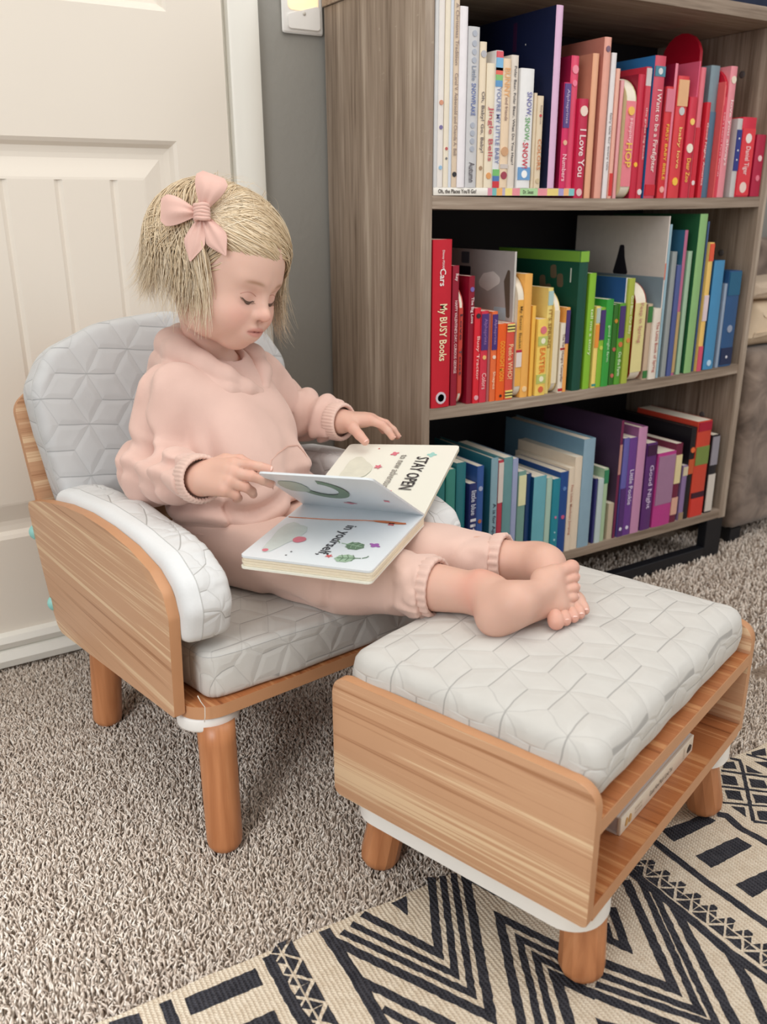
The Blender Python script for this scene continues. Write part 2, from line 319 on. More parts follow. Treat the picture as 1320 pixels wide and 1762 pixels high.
# ------------------------------------------------------------------ padded shapes
def edge_mats(o, axis, edge_mat, thr=0.8):
    o.data.materials.append(edge_mat)
    for p in o.data.polygons:
        if abs(p.normal[axis]) < thr: p.material_index = 1
def resample(poly, n):
    P = np.array(poly+[poly[0]], float); d = np.r_[0, np.cumsum(np.linalg.norm(np.diff(P, axis=0), axis=1))]
    t = np.linspace(0, d[-1], n, endpoint=False); return np.c_[np.interp(t, d, P[:, 0]), np.interp(t, d, P[:, 1])], d[-1]
def pad(name, poly, T, r, dome, place, mat, parent=None, n=120, gather=0.0, seed=0, wr=0.0015, seam=None, back_dome=0.0, uvoff=(0, 0), plain=0):
    """a stuffed pad: outline poly (2D), thickness T, edge radius r; place(a,b,h) -> 3D"""
    O, per = resample(poly, n); c = O.mean(0)
    tg = np.roll(O, -1, 0)-np.roll(O, 1, 0); tg /= np.linalg.norm(tg, axis=1)[:, None]; nr = np.c_[tg[:, 1], -tg[:, 0]]
    if ((O-c)*nr).sum() < 0: nr = -nr
    for _ in range(4): nr = (nr+np.roll(nr, 1, 0)+np.roll(nr, -1, 0)); nr /= np.linalg.norm(nr, axis=1)[:, None]
    rings, uvs = [], []; rnd = random.Random(seed)
    ph = [rnd.random()*6.28 for _ in range(6)]
    arc = np.arange(n)/n*per
    def wob(p2, h):
        q = [noise.noise(Vector((x*16+ph[0], y*16+ph[1], h*16))) for x, y in p2]; return np.array(q)*wr
    def ring(inset, h, s=1.0, ext=0.0, g=0.0):
        p = O-nr*inset; p = c+(p-c)*s; u = p+nr*ext
        w = wob(p, h)
        if g: p = p+nr*(g*np.sin(arc*420+3*np.sin(arc*60))*(0.5+0.5*np.sin(arc*23+ph[2])))[:, None]
        rings.append((p+nr*(w*(s > 0.98))[:, None], h+w*(s <= 0.98))); uvs.append(u)
    for s in (0.02, 0.3, 0.6, 0.85): ring(r, -back_dome*(1-s*s), s)
    for k in range(0, 5): a = PI/2*k/4; ring(r*(1-math.sin(a)), r*(1-math.cos(a)), 1.0, T-r)
    for k in range(1, 5): h = r+(T-2*r)*k/5; ring(-0.10*r*math.sin(PI*k/5), h, 1.0, T-h, gather if k >= 3 else 0)
    for k in range(0, 5): a = PI/2*k/4; ring(r*(1-math.cos(a)), T-r+r*math.sin(a), 1.0, 0, gather*(1-k/5) if k < 4 else 0)
    for s in (0.97, 0.93, 0.88, 0.82, 0.75, 0.66, 0.56, 0.45, 0.33, 0.2, 0.08, 0.01): ring(r, T+dome*(1-s**2.6), s)
    vs, uvv = [], []
    for (p, h), u in zip(rings, uvs):
        hh = h if isinstance(h, np.ndarray) else np.full(n, h)
        for i in range(n): vs.append(place(p[i][0], p[i][1], hh[i])); uvv.append((u[i][0]+uvoff[0], u[i][1]+uvoff[1]))
    fs = []; m = len(rings)
    for k in range(m-1):
        for i in range(n): j = (i+1) % n; fs.append((k*n+i, k*n+j, (k+1)*n+j, (k+1)*n+i))
    fs.append(tuple(range(n))[::-1]); fs.append(tuple((m-1)*n+i for i in range(n)))
    bm = bmesh.new(); bv = [bm.verts.new(v) for v in vs]; uvl = bm.loops.layers.uv.new('UVMap')
    for fi, f in enumerate(fs):
        face = bm.faces.new([bv[i] for i in f])
        if plain and fi < plain*n: face.material_index = 1
        for l, i in zip(face.loops, f): l[uvl].uv = uvv[i]
    o = from_bm(name, bm, mat, parent, True)
    if plain: o.data.materials.append(M_PLAIN)
    if seam is not None:
        for hs in seam:
            k = hs; p, h = rings[k]; hh = h if isinstance(h, np.ndarray) else np.full(n, h)
            tube('seam', [place(p[i][0], p[i][1], hh[i]) for i in range(n)], 0.0006, M_SEAM, o, 5, closed=True)
    return o
M_SEAM = flat('seam_thread', srgb(196, 196, 195), 0.8, 100)
def leg(name, top, foot, r0, r1, mat, parent, n=20, facet=False):
    t, f = Vector(top), Vector(foot); d = f-t; L = d.length; q = d.to_track_quat('Z', 'Y').to_matrix().to_4x4()
    prof = [(r0, 0)]+[(r0+(r1-r0)*k/6, (L-r1*0.8)*k/6) for k in range(1, 7)]+[(r1*math.cos(a), L-r1*0.8+r1*0.8*math.sin(a)) for a in (0.3, 0.6, 0.9, 1.2, 1.4)]
    o = lathe(name, prof, mat, parent, n, Matrix.Translation(t) @ q)
    if facet: shade_auto(o, 24)
    return o
# ------------------------------------------------------------------ footstool
ott = empty('footstool', (0.563, 0.507, 0), R_(18.353)); tag(ott, 'wooden footstool with open shelf, quilted grey top cushion and short legs', 'footstool')
OX0, OX1, OY0, OY1 = -0.044, 0.408, -0.020, 0.321
for x0, x1 in ((OX0, OX0+0.013), (OX1-0.015, OX1)):
    o = extrude('side_panel', round_poly([(OY0, 0.119), (OY1, 0.119), (OY1, 0.284), (OY0, 0.284)], [0.005, 0.008, 0.022, 0.024], 8), x0, x1, 'x', M_WOOD_Y, ott, 0.0012); edge_mats(o, 0, M_EDGE)
for z0, z1 in ((0.226, 0.243), (0.120, 0.137)):
    s = box('shelf_board', OX0+0.013, OX1-0.015, OY0+0.001, OY1-0.001, z0, z1, M_SHELF_Y, ott); box('edge_band', OX0+0.013, OX1-0.015, OY0, OY0+0.0012, z0, z1, M_EDGE, s)
for bx0, bx1 in ((-0.040, 0.046), (0.316, 0.402)): extrude('leg_mount', round_poly([(bx0, -0.0195), (bx1, -0.0195), (bx1, 0.306), (bx0, 0.306)], 0.040, 10), 0.096, 0.1188, 'z', M_WHITE, ott, 0.004)
for fx, fy in ((0, 0), (0.362, 0), (0, 0.291), (0.362, 0.291)):
    leg('leg', (0.181+(fx-0.181)*0.90, 0.1455+(fy-0.1455)*0.92, 0.096), (fx, fy, 0.0048 if fy == 0 else -0.006), 0.0245, 0.0255, M_LEG, ott, 12, True)
pad('cushion', round_poly([(-0.029, -0.010), (0.389, -0.010), (0.389, 0.312), (-0.029, 0.312)], 0.022, 6), 0.068, 0.020, 0.010, lambda a, b, h: (a, b, 0.2445+h), M_QUILT, ott, 220, 0.0, 3, 0.004, uvoff=(0.015, 0.042))
# boxed picture-book set lying on the footstool shelf
bk = empty('boxed_book', (0, 0, 0)); bk.location = ott.location; bk.rotation_euler = ott.rotation_euler
tag(bk, 'flat white book lying inside the footstool shelf', 'book')
box('cover', 0.083, 0.293, 0.010, 0.165, 0.1373, 0.1393, M_WHITE, bk); box('cover', 0.083, 0.293, 0.010, 0.165, 0.1593, 0.1613, M_WHITE, bk)
box('spine', 0.083, 0.293, 0.006, 0.0105, 0.1373, 0.1613, colour(236, 226, 208), bk, 0.001)
box('pages', 0.085, 0.291, 0.0104, 0.162, 0.1393, 0.1593, colour(206, 204, 206), bk)
mwb = lambda x, w: frame((x, 0.0054, 0.1493), (1, 0, 0), (0, 0, 1))
M_INK = flat('ink', srgb(70, 62, 58), 0.7); M_INKP = flat('pale_ink', srgb(176, 160, 142), 0.7); M_GOLD = flat('gold_ink', srgb(206, 164, 104), 0.6)
text('title', 'Guess How Much I Love You', M_INK, bk, mwb(0.192, 0), 0.066, 0.0075)
text('author', 'SAM McBRATNEY', M_INKP, bk, frame((0.128, 0.0054, 0.1525), (1, 0, 0), (0, 0, 1)), 0.020, 0.0035); text('author', 'ANITA JERAM', M_INKP, bk, frame((0.128, 0.0054, 0.1465), (1, 0, 0), (0, 0, 1)), 0.020, 0.0035)
text('publisher', 'CANDLEWICK', M_INKP, bk, frame((0.262, 0.0054, 0.1493), (0, 0, -1), (1, 0, 0)), 0.017, 0.004)
for dx in (0, 0.009): extrude('emblem', round_poly([(0.094+dx, 0.143), (0.100+dx, 0.144), (0.101+dx, 0.151), (0.097+dx, 0.156), (0.095+dx, 0.150)], 0.002, 3), 0.0052, 0.0062, 'y', M_GOLD, bk)
extrude('emblem', round_poly([(0.272, 0.144), (0.284, 0.144), (0.286, 0.150), (0.280, 0.154), (0.274, 0.151)], 0.002, 3), 0.0052, 0.0062, 'y', M_INK, bk)
# ------------------------------------------------------------------ armchair
CH = (0.316, 0.916, 0.0); CRZ = R_(7)
chair = empty('armchair', CH, CRZ); tag(chair, 'child-size wooden armchair with quilted grey cushions on round legs', 'armchair')
AW = 0.434  # outer face of the far arm
armp = [(0.020, 0.204), (0.010, 0.342), (0.020, 0.372), (0.052, 0.391), (0.11, 0.403), (0.185, 0.4075), (0.26, 0.406), (0.336, 0.398), (0.43, 0.381), (0.505, 0.362), (0.514, 0.352), (0.504, 0.308), (0.482, 0.246), (0.458, 0.186), (0.446, 0.166), (0.430, 0.159)]
armp = armp[::-1]
for x0, x1, ys in ((-0.045, -0.0305, 0.0), (AW-0.0145, AW, 0.045)):
    o = extrude('arm_panel', round_poly([(min(y+ys*max(0, 1-y/0.3), 0.514), z) for y, z in armp], [0.012, 0.01, 0.02, 0.02, 0.02, 0.006, 0.05, 0.05, 0.05, 0.05, 0.05, 0.05, 0.02, 0.02, 0.02, 0.003], 4), x0, x1, 'x', M_WOOD_Y, chair, 0.0012); edge_mats(o, 0, M_EDGE)
SH = -0.085  # seat drops towards the back
def seat_place(z0): return lambda a, b, h: (a, b, z0+h+SH*b)
def shear(o):
    for v in o.data.vertices: v.co.z += SH*v.co.y
    return o
sb = round_poly([(-0.0300, -0.008), (0.4195, -0.008), (0.4195, 0.44), (-0.0300, 0.44)], [0.042, 0.042, 0.02, 0.02], 10)
o = shear(extrude('seat_board', sb, 0.199, 0.2165, 'z', M_SHELF_Y, chair, 0.001)); edge_mats(o, 2, M_EDGE)
for mx, my in ((0.008, 0.036), (0.3815, 0.036), (0.008, 0.375), (0.3815, 0.375)): shear(extrude('leg_mount', [(mx+0.040*math.cos(2*PI*k/32), my+0.040*math.sin(2*PI*k/32)) for k in range(32)], 0.178, 0.199, 'z', M_WHITE, chair, 0.005, 3))
for fx, fy in ((0, 0), (0.39, 0), (-0.004, 0.389), (0.394, 0.389)):
    leg('leg', (0.195+(fx-0.195)*0.965, 0.195+(fy-0.195)*0.93, 0.185+SH*fy), (fx, fy, -0.006), 0.0245, 0.0235, M_LEG, chair)
pad('seat_cushion', round_poly([(-0.004, 0.006), (0.10, -0.004), (0.20, -0.007), (0.29, -0.004), (0.394, 0.006), (0.40, 0.40), (-0.010, 0.40)], [0.02, 0, 0, 0, 0.02, 0.03, 0.03], 6), 0.066, 0.010, 0.014, seat_place(0.2170), M_QUILT, chair, 200, 0.0, 5, 0.003, seam=(14,), uvoff=(0.01, 0.02))
apad = round_poly([(0.004, 0.304), (-0.010, 0.350), (0.004, 0.386), (0.046, 0.407), (0.115, 0.416), (0.235, 0.419), (0.37, 0.408), (0.425, 0.394), (0.436, 0.36), (0.425, 0.262)], [0.016, 0.03, 0.03, 0.05, 0.05, 0.05, 0.05, 0.02, 0.02, 0.02], 5)
pad('arm_cushion', apad, 0.066, 0.014, 0.003, lambda a, b, h: (-0.0300+h, a, b), M_QUILT_ARM, chair, 260, 0.0016, 7, 0.002, seam=(9,), uvoff=(0.0, 0.03), plain=9)
pad('arm_cushion', [(a, b+0.004*max(0, 1-max(0, a)/0.40)-0.016*math.exp(-((a-0.06)/0.07)**2)*(b > 0.36)) for a, b in apad], 0.066, 0.014, 0.003, lambda a, b, h: (AW-0.0150-h, a, b), M_QUILT_ARM, chair, 200, 0.0012, 8, 0.002, seam=(13,), uvoff=(0.02, 0.0))
# back: wooden shell and arched cushion, both leaning back
BT = math.atan2(0.082, 0.38); Y0B, Z0B = 0.448, 0.17
def back_place(dh): return lambda a, b, h: (a, Y0B+b*math.sin(BT)-(h+dh)*math.cos(BT), Z0B+b*math.cos(BT)+(h+dh)*math.sin(BT))
shell = round_poly([(-0.028, 0.0), (0.417, 0.0), (0.430, 0.345), (0.36, 0.405), (0.194, 0.425), (0.028, 0.405), (-0.042, 0.352)], [0.01, 0.01, 0.03, 0.08, 0.2, 0.08, 0.03], 6)
bp = back_place(-0.012); bm = bmesh.new(); a = [bm.verts.new(bp(x, s, 0)) for x, s in shell]; b = [bm.verts.new(bp(x, s, 0.013)) for x, s in shell]
f0, f1 = bm.faces.new(a), bm.faces.new(b)
for i in range(len(a)): bm.faces.new((a[i], a[(i+1) % len(a)], b[(i+1) % len(b)], b[i]))
o = from_bm('back_panel', bm, M_WOOD_X, chair); shade_auto(o); edge_mats(o, 1, M_EDGE, 0.7)
bc = round_poly([(-0.010, 0.165), (0.399, 0.165), (0.412, 0.30), (0.418, 0.370), (0.385, 0.425), (0.30, 0.458), (0.194, 0.470), (0.088, 0.458), (0.003, 0.425), (-0.030, 0.370), (-0.027, 0.30)], [0.02, 0.02, 0.05, 0.05, 0.06, 0.1, 0.2, 0.1, 0.06, 0.05, 0.05], 6)
pad('back_cushion', bc, 0.070, 0.016, 0.012, back_place(0.004), M_QUILT_BACK, chair, 200, 0.0, 9, 0.002, seam=(13,))
M_MINT = flat('mint_plastic', srgb(152, 214, 208), 0.35, 20, 0.02)
for cx_, cy_, cz_ in ((-0.0375, 0.5075, 0.308), (-0.0375, 0.463, 0.198), (AW-0.007, 0.5075, 0.308), (AW-0.007, 0.463, 0.198)):
    bo = lathe('bolt_cap', [(0.0125, -0.004), (0.0135, 0.002), (0.0125, 0.006), (0.010, 0.009), (0.006, 0.010), (0.0045, 0.006)], M_MINT, chair, 20, Matrix.Translation((cx_, cy_, cz_)) @ Matrix.Rotation(R_(-103), 4, 'X'))
tag(tube('thread', [(x+0.0, y, z) for x, y, z in ((-0.026, -0.0105, 0.243), (-0.023, -0.0115, 0.234), (-0.0185, -0.012, 0.225), (-0.0195, -0.0125, 0.213), (-0.021, -0.0125, 0.205))], 0.0006, colour(232, 226, 214), chair, 5))
# ------------------------------------------------------------------ bookcase
YF, YB = 1.248, 1.574; BX0, BX1 = 0.851, 1.738; BT_ = 0.0175
def bc_wood(name, axis):
    m, nt, b = new_mat(name, srgb(140, 122, 105), 0.6); b.inputs['Specular IOR Level'].default_value = 0.35
    s = [26.0]*3; s[axis] = 1.1; s2 = [170.0]*3; s2[axis] = 7; s3 = [9.0]*3; s3[axis] = 0.9; s4 = [60]*3; s4[axis] = 160
    a = noise_tex(nt, coord(nt, 'Object', s), 1, 3, 0.55, 0.5); c = noise_tex(nt, coord(nt, 'Object', s2), 1, 3, 0.6); e = noise_tex(nt, coord(nt, 'Object', s3), 1, 2); k = noise_tex(nt, coord(nt, 'Object', s4), 1, 2)
    t = a*0.45+c*0.35+e*0.2
    col = ramp(nt, t, [(0.36, srgb(104, 87, 72)), (0.47, srgb(144, 127, 111)), (0.55, srgb(160, 143, 127)), (0.64, srgb(188, 173, 156))])
    fl = k.sstep(0.68, 0.78)*a.sstep(0.52, 0.62); col = mix(nt, fl*0.6, col, srgb(186, 172, 154)); nt.links.new(col, b.inputs['Base Color']); bump(nt, b, t, 0.15, 0.001); return m
M_BCZ, M_BCX = bc_wood('grey_oak_upright', 2), bc_wood('grey_oak_shelf', 0)
M_BACK = flat('bookcase_back', srgb(26, 23, 30), 0.7, 6, 0.1)  # near-black: deep shade of the shelf cavities put into the colour
case = empty('bookcase', (1.29, 1.41, 0)); tag(case, 'tall grey-brown oak bookcase with three shelves full of books', 'bookcase'); BO = Vector((1.29, 1.41, 0))
def cbox(name, x0, x1, y0, y1, z0, z1, mat, bev=0.0008): return box(name, x0-BO.x, x1-BO.x, y0-BO.y, y1-BO.y, z0, z1, mat, case, bev, 1, False)
cbox('side_panel', BX0, BX0+BT_, YF, YB, 0.092, 1.141, M_BCZ); cbox('side_panel', BX1-0.022, BX1, YF, YB, 0.092, 1.141, M_BCZ)
cbox('back_panel', BX0+BT_, BX1-0.022, YB-0.006, YB, 0.095, 1.141, M_BACK); cbox('top_board', BX0-0.004, BX1+0.004, YF-0.004, YB+0.001, 1.1415, 1.166, M_BCX)
SHELF = {'A': (0.818, 0.0045), 'B': (0.462, 0.0065), 'C': (0.1145, 0.002)}
def shelf_z(k, x):
    z, s = SHELF[k]; t = (x-BX0)/(BX1-BX0)*2-1; return z-s*(1-t*t)
def shelf_board(k):
    n = 24; x0, x1 = BX0+BT_, BX1-0.022; vs, fs = [], []; th = 0.0205
    for i in range(n+1):
        x = x0+(x1-x0)*i/n; z = shelf_z(k, x); yf = YF+0.001
        vs += [(x-BO.x, yf-BO.y, z-th), (x-BO.x, yf-BO.y, z), (x-BO.x, YB-0.006-BO.y, z), (x-BO.x, YB-0.006-BO.y, z-th)]
    for i in range(n):
        a = i*4
        for j in range(4): fs.append((a+j, a+(j+1) % 4, a+4+(j+1) % 4, a+4+j))
    fs += [(0, 1, 2, 3), (n*4+3, n*4+2, n*4+1, n*4)]
    bm = bmesh.new(); bv = [bm.verts.new(v) for v in vs]; [bm.faces.new([bv[i] for i in f]) for f in fs]; from_bm('shelf_board', bm, M_BCX, case)
for k in SHELF: shelf_board(k)
for x0, x1 in ((BX0+0.002, BX0+0.058), (BX1-0.060, BX1-0.004)):
    for y0, y1 in ((YF+0.002, YF+0.026), (YB-0.03, YB-0.006)): cbox('leg', x0, x1, y0, y1, -0.004, 0.0938, M_DARK)
for y0, y1 in ((YF+0.002, YF+0.026), (YB-0.03, YB-0.006)): cbox('foot_rail', BX0+0.058, BX1-0.060, y0, y1, -0.004, 0.0235, M_DARK)
for z in (1.06, 0.70, 0.33): lathe('cam_cover', [(0.007, 0), (0.007, 0.0012), (0.004, 0.0015)], colour(96, 90, 88), case, 16, Matrix.Translation((BX1-0.0221-BO.x, 1.33-BO.y, z)) @ Matrix.Rotation(-PI/2, 4, 'Y'))
# dark folded blanket on top of the bookcase
o = box('storage_box', 1.50, 1.73, 1.275, 1.50, 1.1665, 1.33, flat('navy_cloth', srgb(26, 38, 64), 0.85, 40, 0.3), None, 0.008); tag(o, 'dark navy storage box standing on top of the bookcase', 'box')
# sofa beyond the bookcase
def sofa_mat():
    m, nt, b = new_mat('sofa_velvet', srgb(120, 104, 92), 0.9); a = noise_tex(nt, coord(nt), 14, 3, 0.6, 0.6)
    nt.links.new(ramp(nt, a, [(0.3, srgb(92, 78, 68)), (0.5, srgb(124, 107, 95)), (0.72, srgb(156, 138, 124))]), b.inputs['Base Color']); b.inputs['Sheen Weight'].default_value = 0.3; bump(nt, b, a, 0.3, 0.01); return m
MS = sofa_mat()
so = empty('sofa', (2.2, 1.25, 0)); tag(so, 'brown-grey upholstered sofa standing beyond the bookcase', 'sofa')
def sbox(name, x0, x1, y0, y1, z0, z1, bev): return box(name, x0-2.2, x1-2.2, y0-1.25, y1-1.25, z0, z1, MS, so, bev, 4)
sbox('arm', 1.80, 2.02, 1.27, 1.57, 0.03, 0.475, 0.03); sbox('seat_base', 2.02, 3.3, 1.29, 1.57, 0.03, 0.30, 0.03); sbox('seat_cushion', 2.025, 3.3, 1.27, 1.50, 0.302, 0.43, 0.04); sbox('back', 2.02, 3.3, 1.50, 1.575, 0.302, 0.72, 0.03)
for x, y in ((1.84, 1.30), (1.84, 1.54), (3.2, 1.32), (3.2, 1.54)): box('foot', x-0.02-2.2, x+0.02-2.2, y-0.015-1.25, y+0.015-1.25, -0.006, 0.031, M_DARK, so)
pc = pad('throw_pillow', round_poly([(1.815, 0.47), (2.07, 0.472), (2.02, 0.57), (1.86, 0.575)], 0.02, 5), 0.10, 0.035, 0.02, lambda a, b, h: (a, 1.415-h+0.0, b+0.008), flat('cream_cloth', srgb(222, 200, 172), 0.9, 60, 0.05), None, 90, 0, 11, 0.003); tag(pc, 'cream throw pillow lying on the sofa arm', 'pillow')
fb = pad('folded_blanket', round_poly([(1.83, 0.59), (2.07, 0.59), (2.07, 0.635), (1.84, 0.630)], 0.012, 5), 0.12, 0.012, 0.004, lambda a, b, h: (a, 1.44-h, b), flat('beige_knit', srgb(206, 186, 164), 0.95, 90, 0.08), None, 90, 0, 12, 0.003); tag(fb, 'folded beige blanket lying on the cream throw pillow', 'blanket')
# ------------------------------------------------------------------ books
def rgbm(c): return colour(*c, 0.42)
M_BOARD = flat('board_pages', srgb(232, 222, 204), 0.8, 120, 0.05)
SHN = {'A': 'top', 'B': 'middle', 'C': 'bottom'}
prev = {'A': ('side panel', BX0+BT_+0.0006), 'B': ('side panel', BX0+BT_+0.0006), 'C': ('side panel', BX0+BT_+0.0006)}
NBOOK = [0]
def book(sh, uL, uR, v, desc, col, inset=0.006, depth=0.15, kind='b', cover=None, bands=(), titles=(), dots=(), short=None):
    """a standing book whose spine top runs from pixel column uL to uR at row v, spine inset behind the shelf edge"""
    Y = YF+inset; pL, pR = at_y(uL, v, Y), at_y(uR, v, Y)
    x0 = max(pL[0], prev[sh][1]+0.0003); x1 = max(pR[0], x0+0.0032); x1 = min(x1, BX1-0.0232); z1 = min((pL[2]+pR[2])/2, 1.134)
    z0 = max(shelf_z(sh, x0), shelf_z(sh, x1))+0.0002; h = z1-z0; w = x1-x0; depth = min(depth, YB-0.010-Y)
    root = empty('book', (x0, Y, z0)); NBOOK[0] += 1
    sh_short = short or desc
    for k in (9, 6, 5, 4, 3):
        w_ = prev[sh][0].split(); pv = ' '.join(w_[:k]) if ' with' not in ' '.join(w_[:k]) or k < 4 else ' '.join(w_[:w_.index('with')])
        lab = '%s on the %s shelf, right of the %s' % (desc, SHN[sh], pv)
        if len(lab.replace('-', ' ').split()) <= 16: break
    if len(lab.replace('-', ' ').split()) > 16: lab = '%s on the %s shelf' % (desc, SHN[sh])
    tag(root, lab, 'book', 'books on the %s shelf' % SHN[sh]); prev[sh] = (sh_short, x1)
    cm = rgbm(col); sm = rgbm(cover or col)
    if kind == 'r':      # board book with rounded head and tail
        r = min(0.045, h*0.3); o = extrude('cover', round_poly([(0, 0), (depth, 0), (depth, h), (0, h)], [r*0.5, r*0.3, r*0.5, r], 7), 0, 0.0016, 'x', sm, root)
        extrude('cover', round_poly([(0, 0), (depth, 0), (depth, h), (0, h)], [r*0.5, r*0.3, r*0.5, r], 7), w-0.0016, w, 'x', sm, root)
        extrude('board_pages', round_poly([(0.0004, 0.0004), (depth-0.001, 0.0004), (depth-0.001, h-0.0004), (0.0004, h-0.0004)], [r*0.5, r*0.3, r*0.5, r], 7), 0.0016, w-0.0016, 'x', M_BOARD, root)
        box('spine', 0.0002, w-0.0002, -0.0006, 0.0008, h*0.10, h*0.80, cm, root)
    else:
        t = min(0.0022 if kind == 'h' else 0.0012, w*0.3); ins = 0.0035 if kind == 'h' else 0.0004
        box('cover', 0, t, 0, depth, 0, h, sm, root); box('cover', w-t, w, 0, depth, 0, h, sm, root)
        # gently rounded spine
        n = 5; q = [(w*(0.5-0.5*math.cos(PI*k/n)), -min(0.002, w*0.12)*math.sin(PI*k/n)) for k in range(n+1)]
        extrude('spine', q+[(w-0.0001, 0.0016), (0.0001, 0.0016)], 0, h, 'z', cm, root)
        box('pages', t, w-t, 0.0016, depth-ins, ins, h-ins, M_PAPER if kind != 'b' else M_BOARD, root)
    yb = -min(0.002, w*0.12)-0.0005
    for f0, f1, c in bands: box('band', w*0.04, w*0.96, yb, 0.0, h*f0, h*f1, rgbm(c), root)
    for T in titles:
        s, fc, fl, fh, c = T[:5]; xo = T[5] if len(T) > 5 else 0.5
        text('title', s, rgbm(c), root, frame((w*xo, yb-0.0005, h*fc), (0, 0, -1), (1, 0, 0)), h*fl, min(w*0.8, w*fh*1.25), 0.012)
    for fc, fr, c in dots:
        r = w*fr; extrude('emblem', [(w*0.5+r*math.cos(2*PI*k/12), h*fc+r*math.sin(2*PI*k/12)) for k in range(12)], yb-0.0004, 0.0, 'y', rgbm(c), root)
    return root
WH, CR, GY = (234, 228, 222), (232, 216, 190), (196, 194, 196)
RD, DR, PK, SA = (206, 34, 56), (134, 16, 42), (226, 84, 104), (226, 160, 142)
# flat book under the left end of the top row
zf = shelf_z('A', 0.90)+0.0
fx0, fx1 = at_y(744, 327, YF+0.004)[0]+0.001, at_y(989, 330, YF+0.004)[0]
zfa = max(shelf_z('A', fx0), shelf_z('A', fx1))+0.0003; ft = 0.0125
fbk = empty('book', (fx0, YF+0.004, zfa)); tag(fbk, 'thin picture book lying flat under the white books on the top shelf', 'book', 'books on the top shelf'); fl = fx1-fx0
box('cover', 0, fl, 0, 0.20, 0, 0.0018, rgbm(WH), fbk); box('cover', 0, fl, 0, 0.20, ft-0.0018, ft, rgbm(WH), fbk); box('pages', 0.002, fl-0.002, 0.002, 0.196, 0.0018, ft-0.0018, M_PAPER, fbk)
box('spine', 0, fl, -0.0012, 0.0022, 0, ft, rgbm((240, 236, 228)), fbk, 0.0008)
for a, b2, c in ((0.36, 0.39, (222, 150, 170)), (0.39, 0.42, (120, 190, 190)), (0.42, 0.46, (240, 180, 110)), (0.46, 0.48, (190, 180, 200)), (0.48, 0.53, (244, 226, 140)), (0.53, 0.585, (236, 150, 160)), (0.585, 0.715, (176, 216, 160)), (0.715, 0.785, (236, 150, 160)), (0.785, 0.87, (238, 214, 130)), (0.87, 0.91, (170, 160, 210)), (0.91, 0.95, (244, 186, 130)), (0.95, 0.995, (130, 200, 200))): box('band', fl*a, fl*b2, -0.0016, 0.0, 0.0003, ft-0.0003, rgbm(c), fbk)
text('title', 'Oh, the Places You\u2019ll Go!', M_INK, fbk, frame((fl*0.155, -0.0020, ft*0.5), (1, 0, 0), (0, 0, 1)), fl*0.25, ft*0.62, 0.02); text('author', 'Dr. Seuss', M_INK, fbk, frame((fl*0.645, -0.0020, ft*0.5), (1, 0, 0), (0, 0, 1)), fl*0.075, ft*0.5, 0.01)
_sz = shelf_z; LIFT = (fx1, zfa+ft)
def shelf_z(k, x):
    z = _sz(k, x)
    return max(z, LIFT[1]) if (k == 'A' and x < LIFT[0]-0.012) else z
B = book
# ---- top shelf
B('A', 750, 757, -60, 'grey-edged tall white book', (214, 214, 214), 0.004, 0.22, 'h')
B('A', 757, 767, -40, 'tall white book with printed figures', WH, 0.004, 0.22, 'h', dots=((0.30, 0.3, (120, 110, 160)), (0.42, 0.35, (214, 150, 120)), (0.10, 0.3, (150, 190, 220))))
B('A', 768, 777, -30, 'tall cream thin book', (236, 226, 206), 0.004, 0.22, 'h', dots=((0.2, 0.25, (190, 90, 90)), (0.15, 0.2, (120, 120, 120))))
B('A', 777, 782.5, -30, 'very thin blue-white book', (214, 220, 230), 0.004, 0.22, 'h')
B('A', 783, 792, -20, 'tall tan book with small lettering', (220, 200, 176), 0.004, 0.22, 'h', titles=(('A Christmas Tradition', 0.78, 0.3, 0.5, (150, 130, 120)), ('Carol V. Aebersold and Chanda A. Bell', 0.38, 0.42, 0.5, (150, 130, 120))), dots=((0.07, 0.4, (40, 40, 44)),))
B('A', 792.5, 806, 11, 'plain white tall hardback', (238, 234, 238), 0.003, 0.20, 'h')
B('A', 806.5, 826, 46, 'grey dotted seasonal board book', (204, 204, 206), 0.004, 0.16, titles=(('Little', 0.72, 0.09, 0.3, (130, 140, 160)), ('SNOWFLAKE', 0.56, 0.20, 0.32, (90, 110, 170)), ('Autumn', 0.10, 0.13, 0.42, (90, 84, 90))), dots=tuple((f, 0.2, (172, 178, 190)) for f in (0.96, 0.90, 0.85, 0.80, 0.40, 0.35, 0.30, 0.25)))
B('A', 826.5, 838, 72, 'narrow cream board book', (236, 220, 194), 0.005, 0.15, titles=(('Oh, Baby! Go, Baby!', 0.46, 0.42, 0.5, (110, 100, 100)),), dots=((0.92, 0.4, (180, 180, 186)), (0.14, 0.25, (170, 140, 110))))
B('A', 838.5, 853, 109, 'cream board book with red lettering', (236, 224, 200), 0.005, 0.15, titles=(('Jingle Bells', 0.44, 0.44, 0.55, (196, 90, 100)),), dots=((0.10, 0.3, (224, 160, 100)),))
B('A', 853.5, 866, 87, 'white board book with rainbow tip', (226, 226, 228), 0.005, 0.15, titles=(("YOU'RE MY LITTLE BABY", 0.46, 0.56, 0.5, (120, 130, 170)),), bands=((0.86, 0.95, (120, 180, 220)), (0.95, 0.995, (214, 80, 90)), (0.83, 0.88, (226, 100, 80)), (0.79, 0.83, (130, 190, 110)), (0.745, 0.79, (90, 150, 200)), (0.0, 0.05, (206, 50, 60)), (0.05, 0.09, (80, 120, 180)), (0.09, 0.14, (120, 190, 110))))
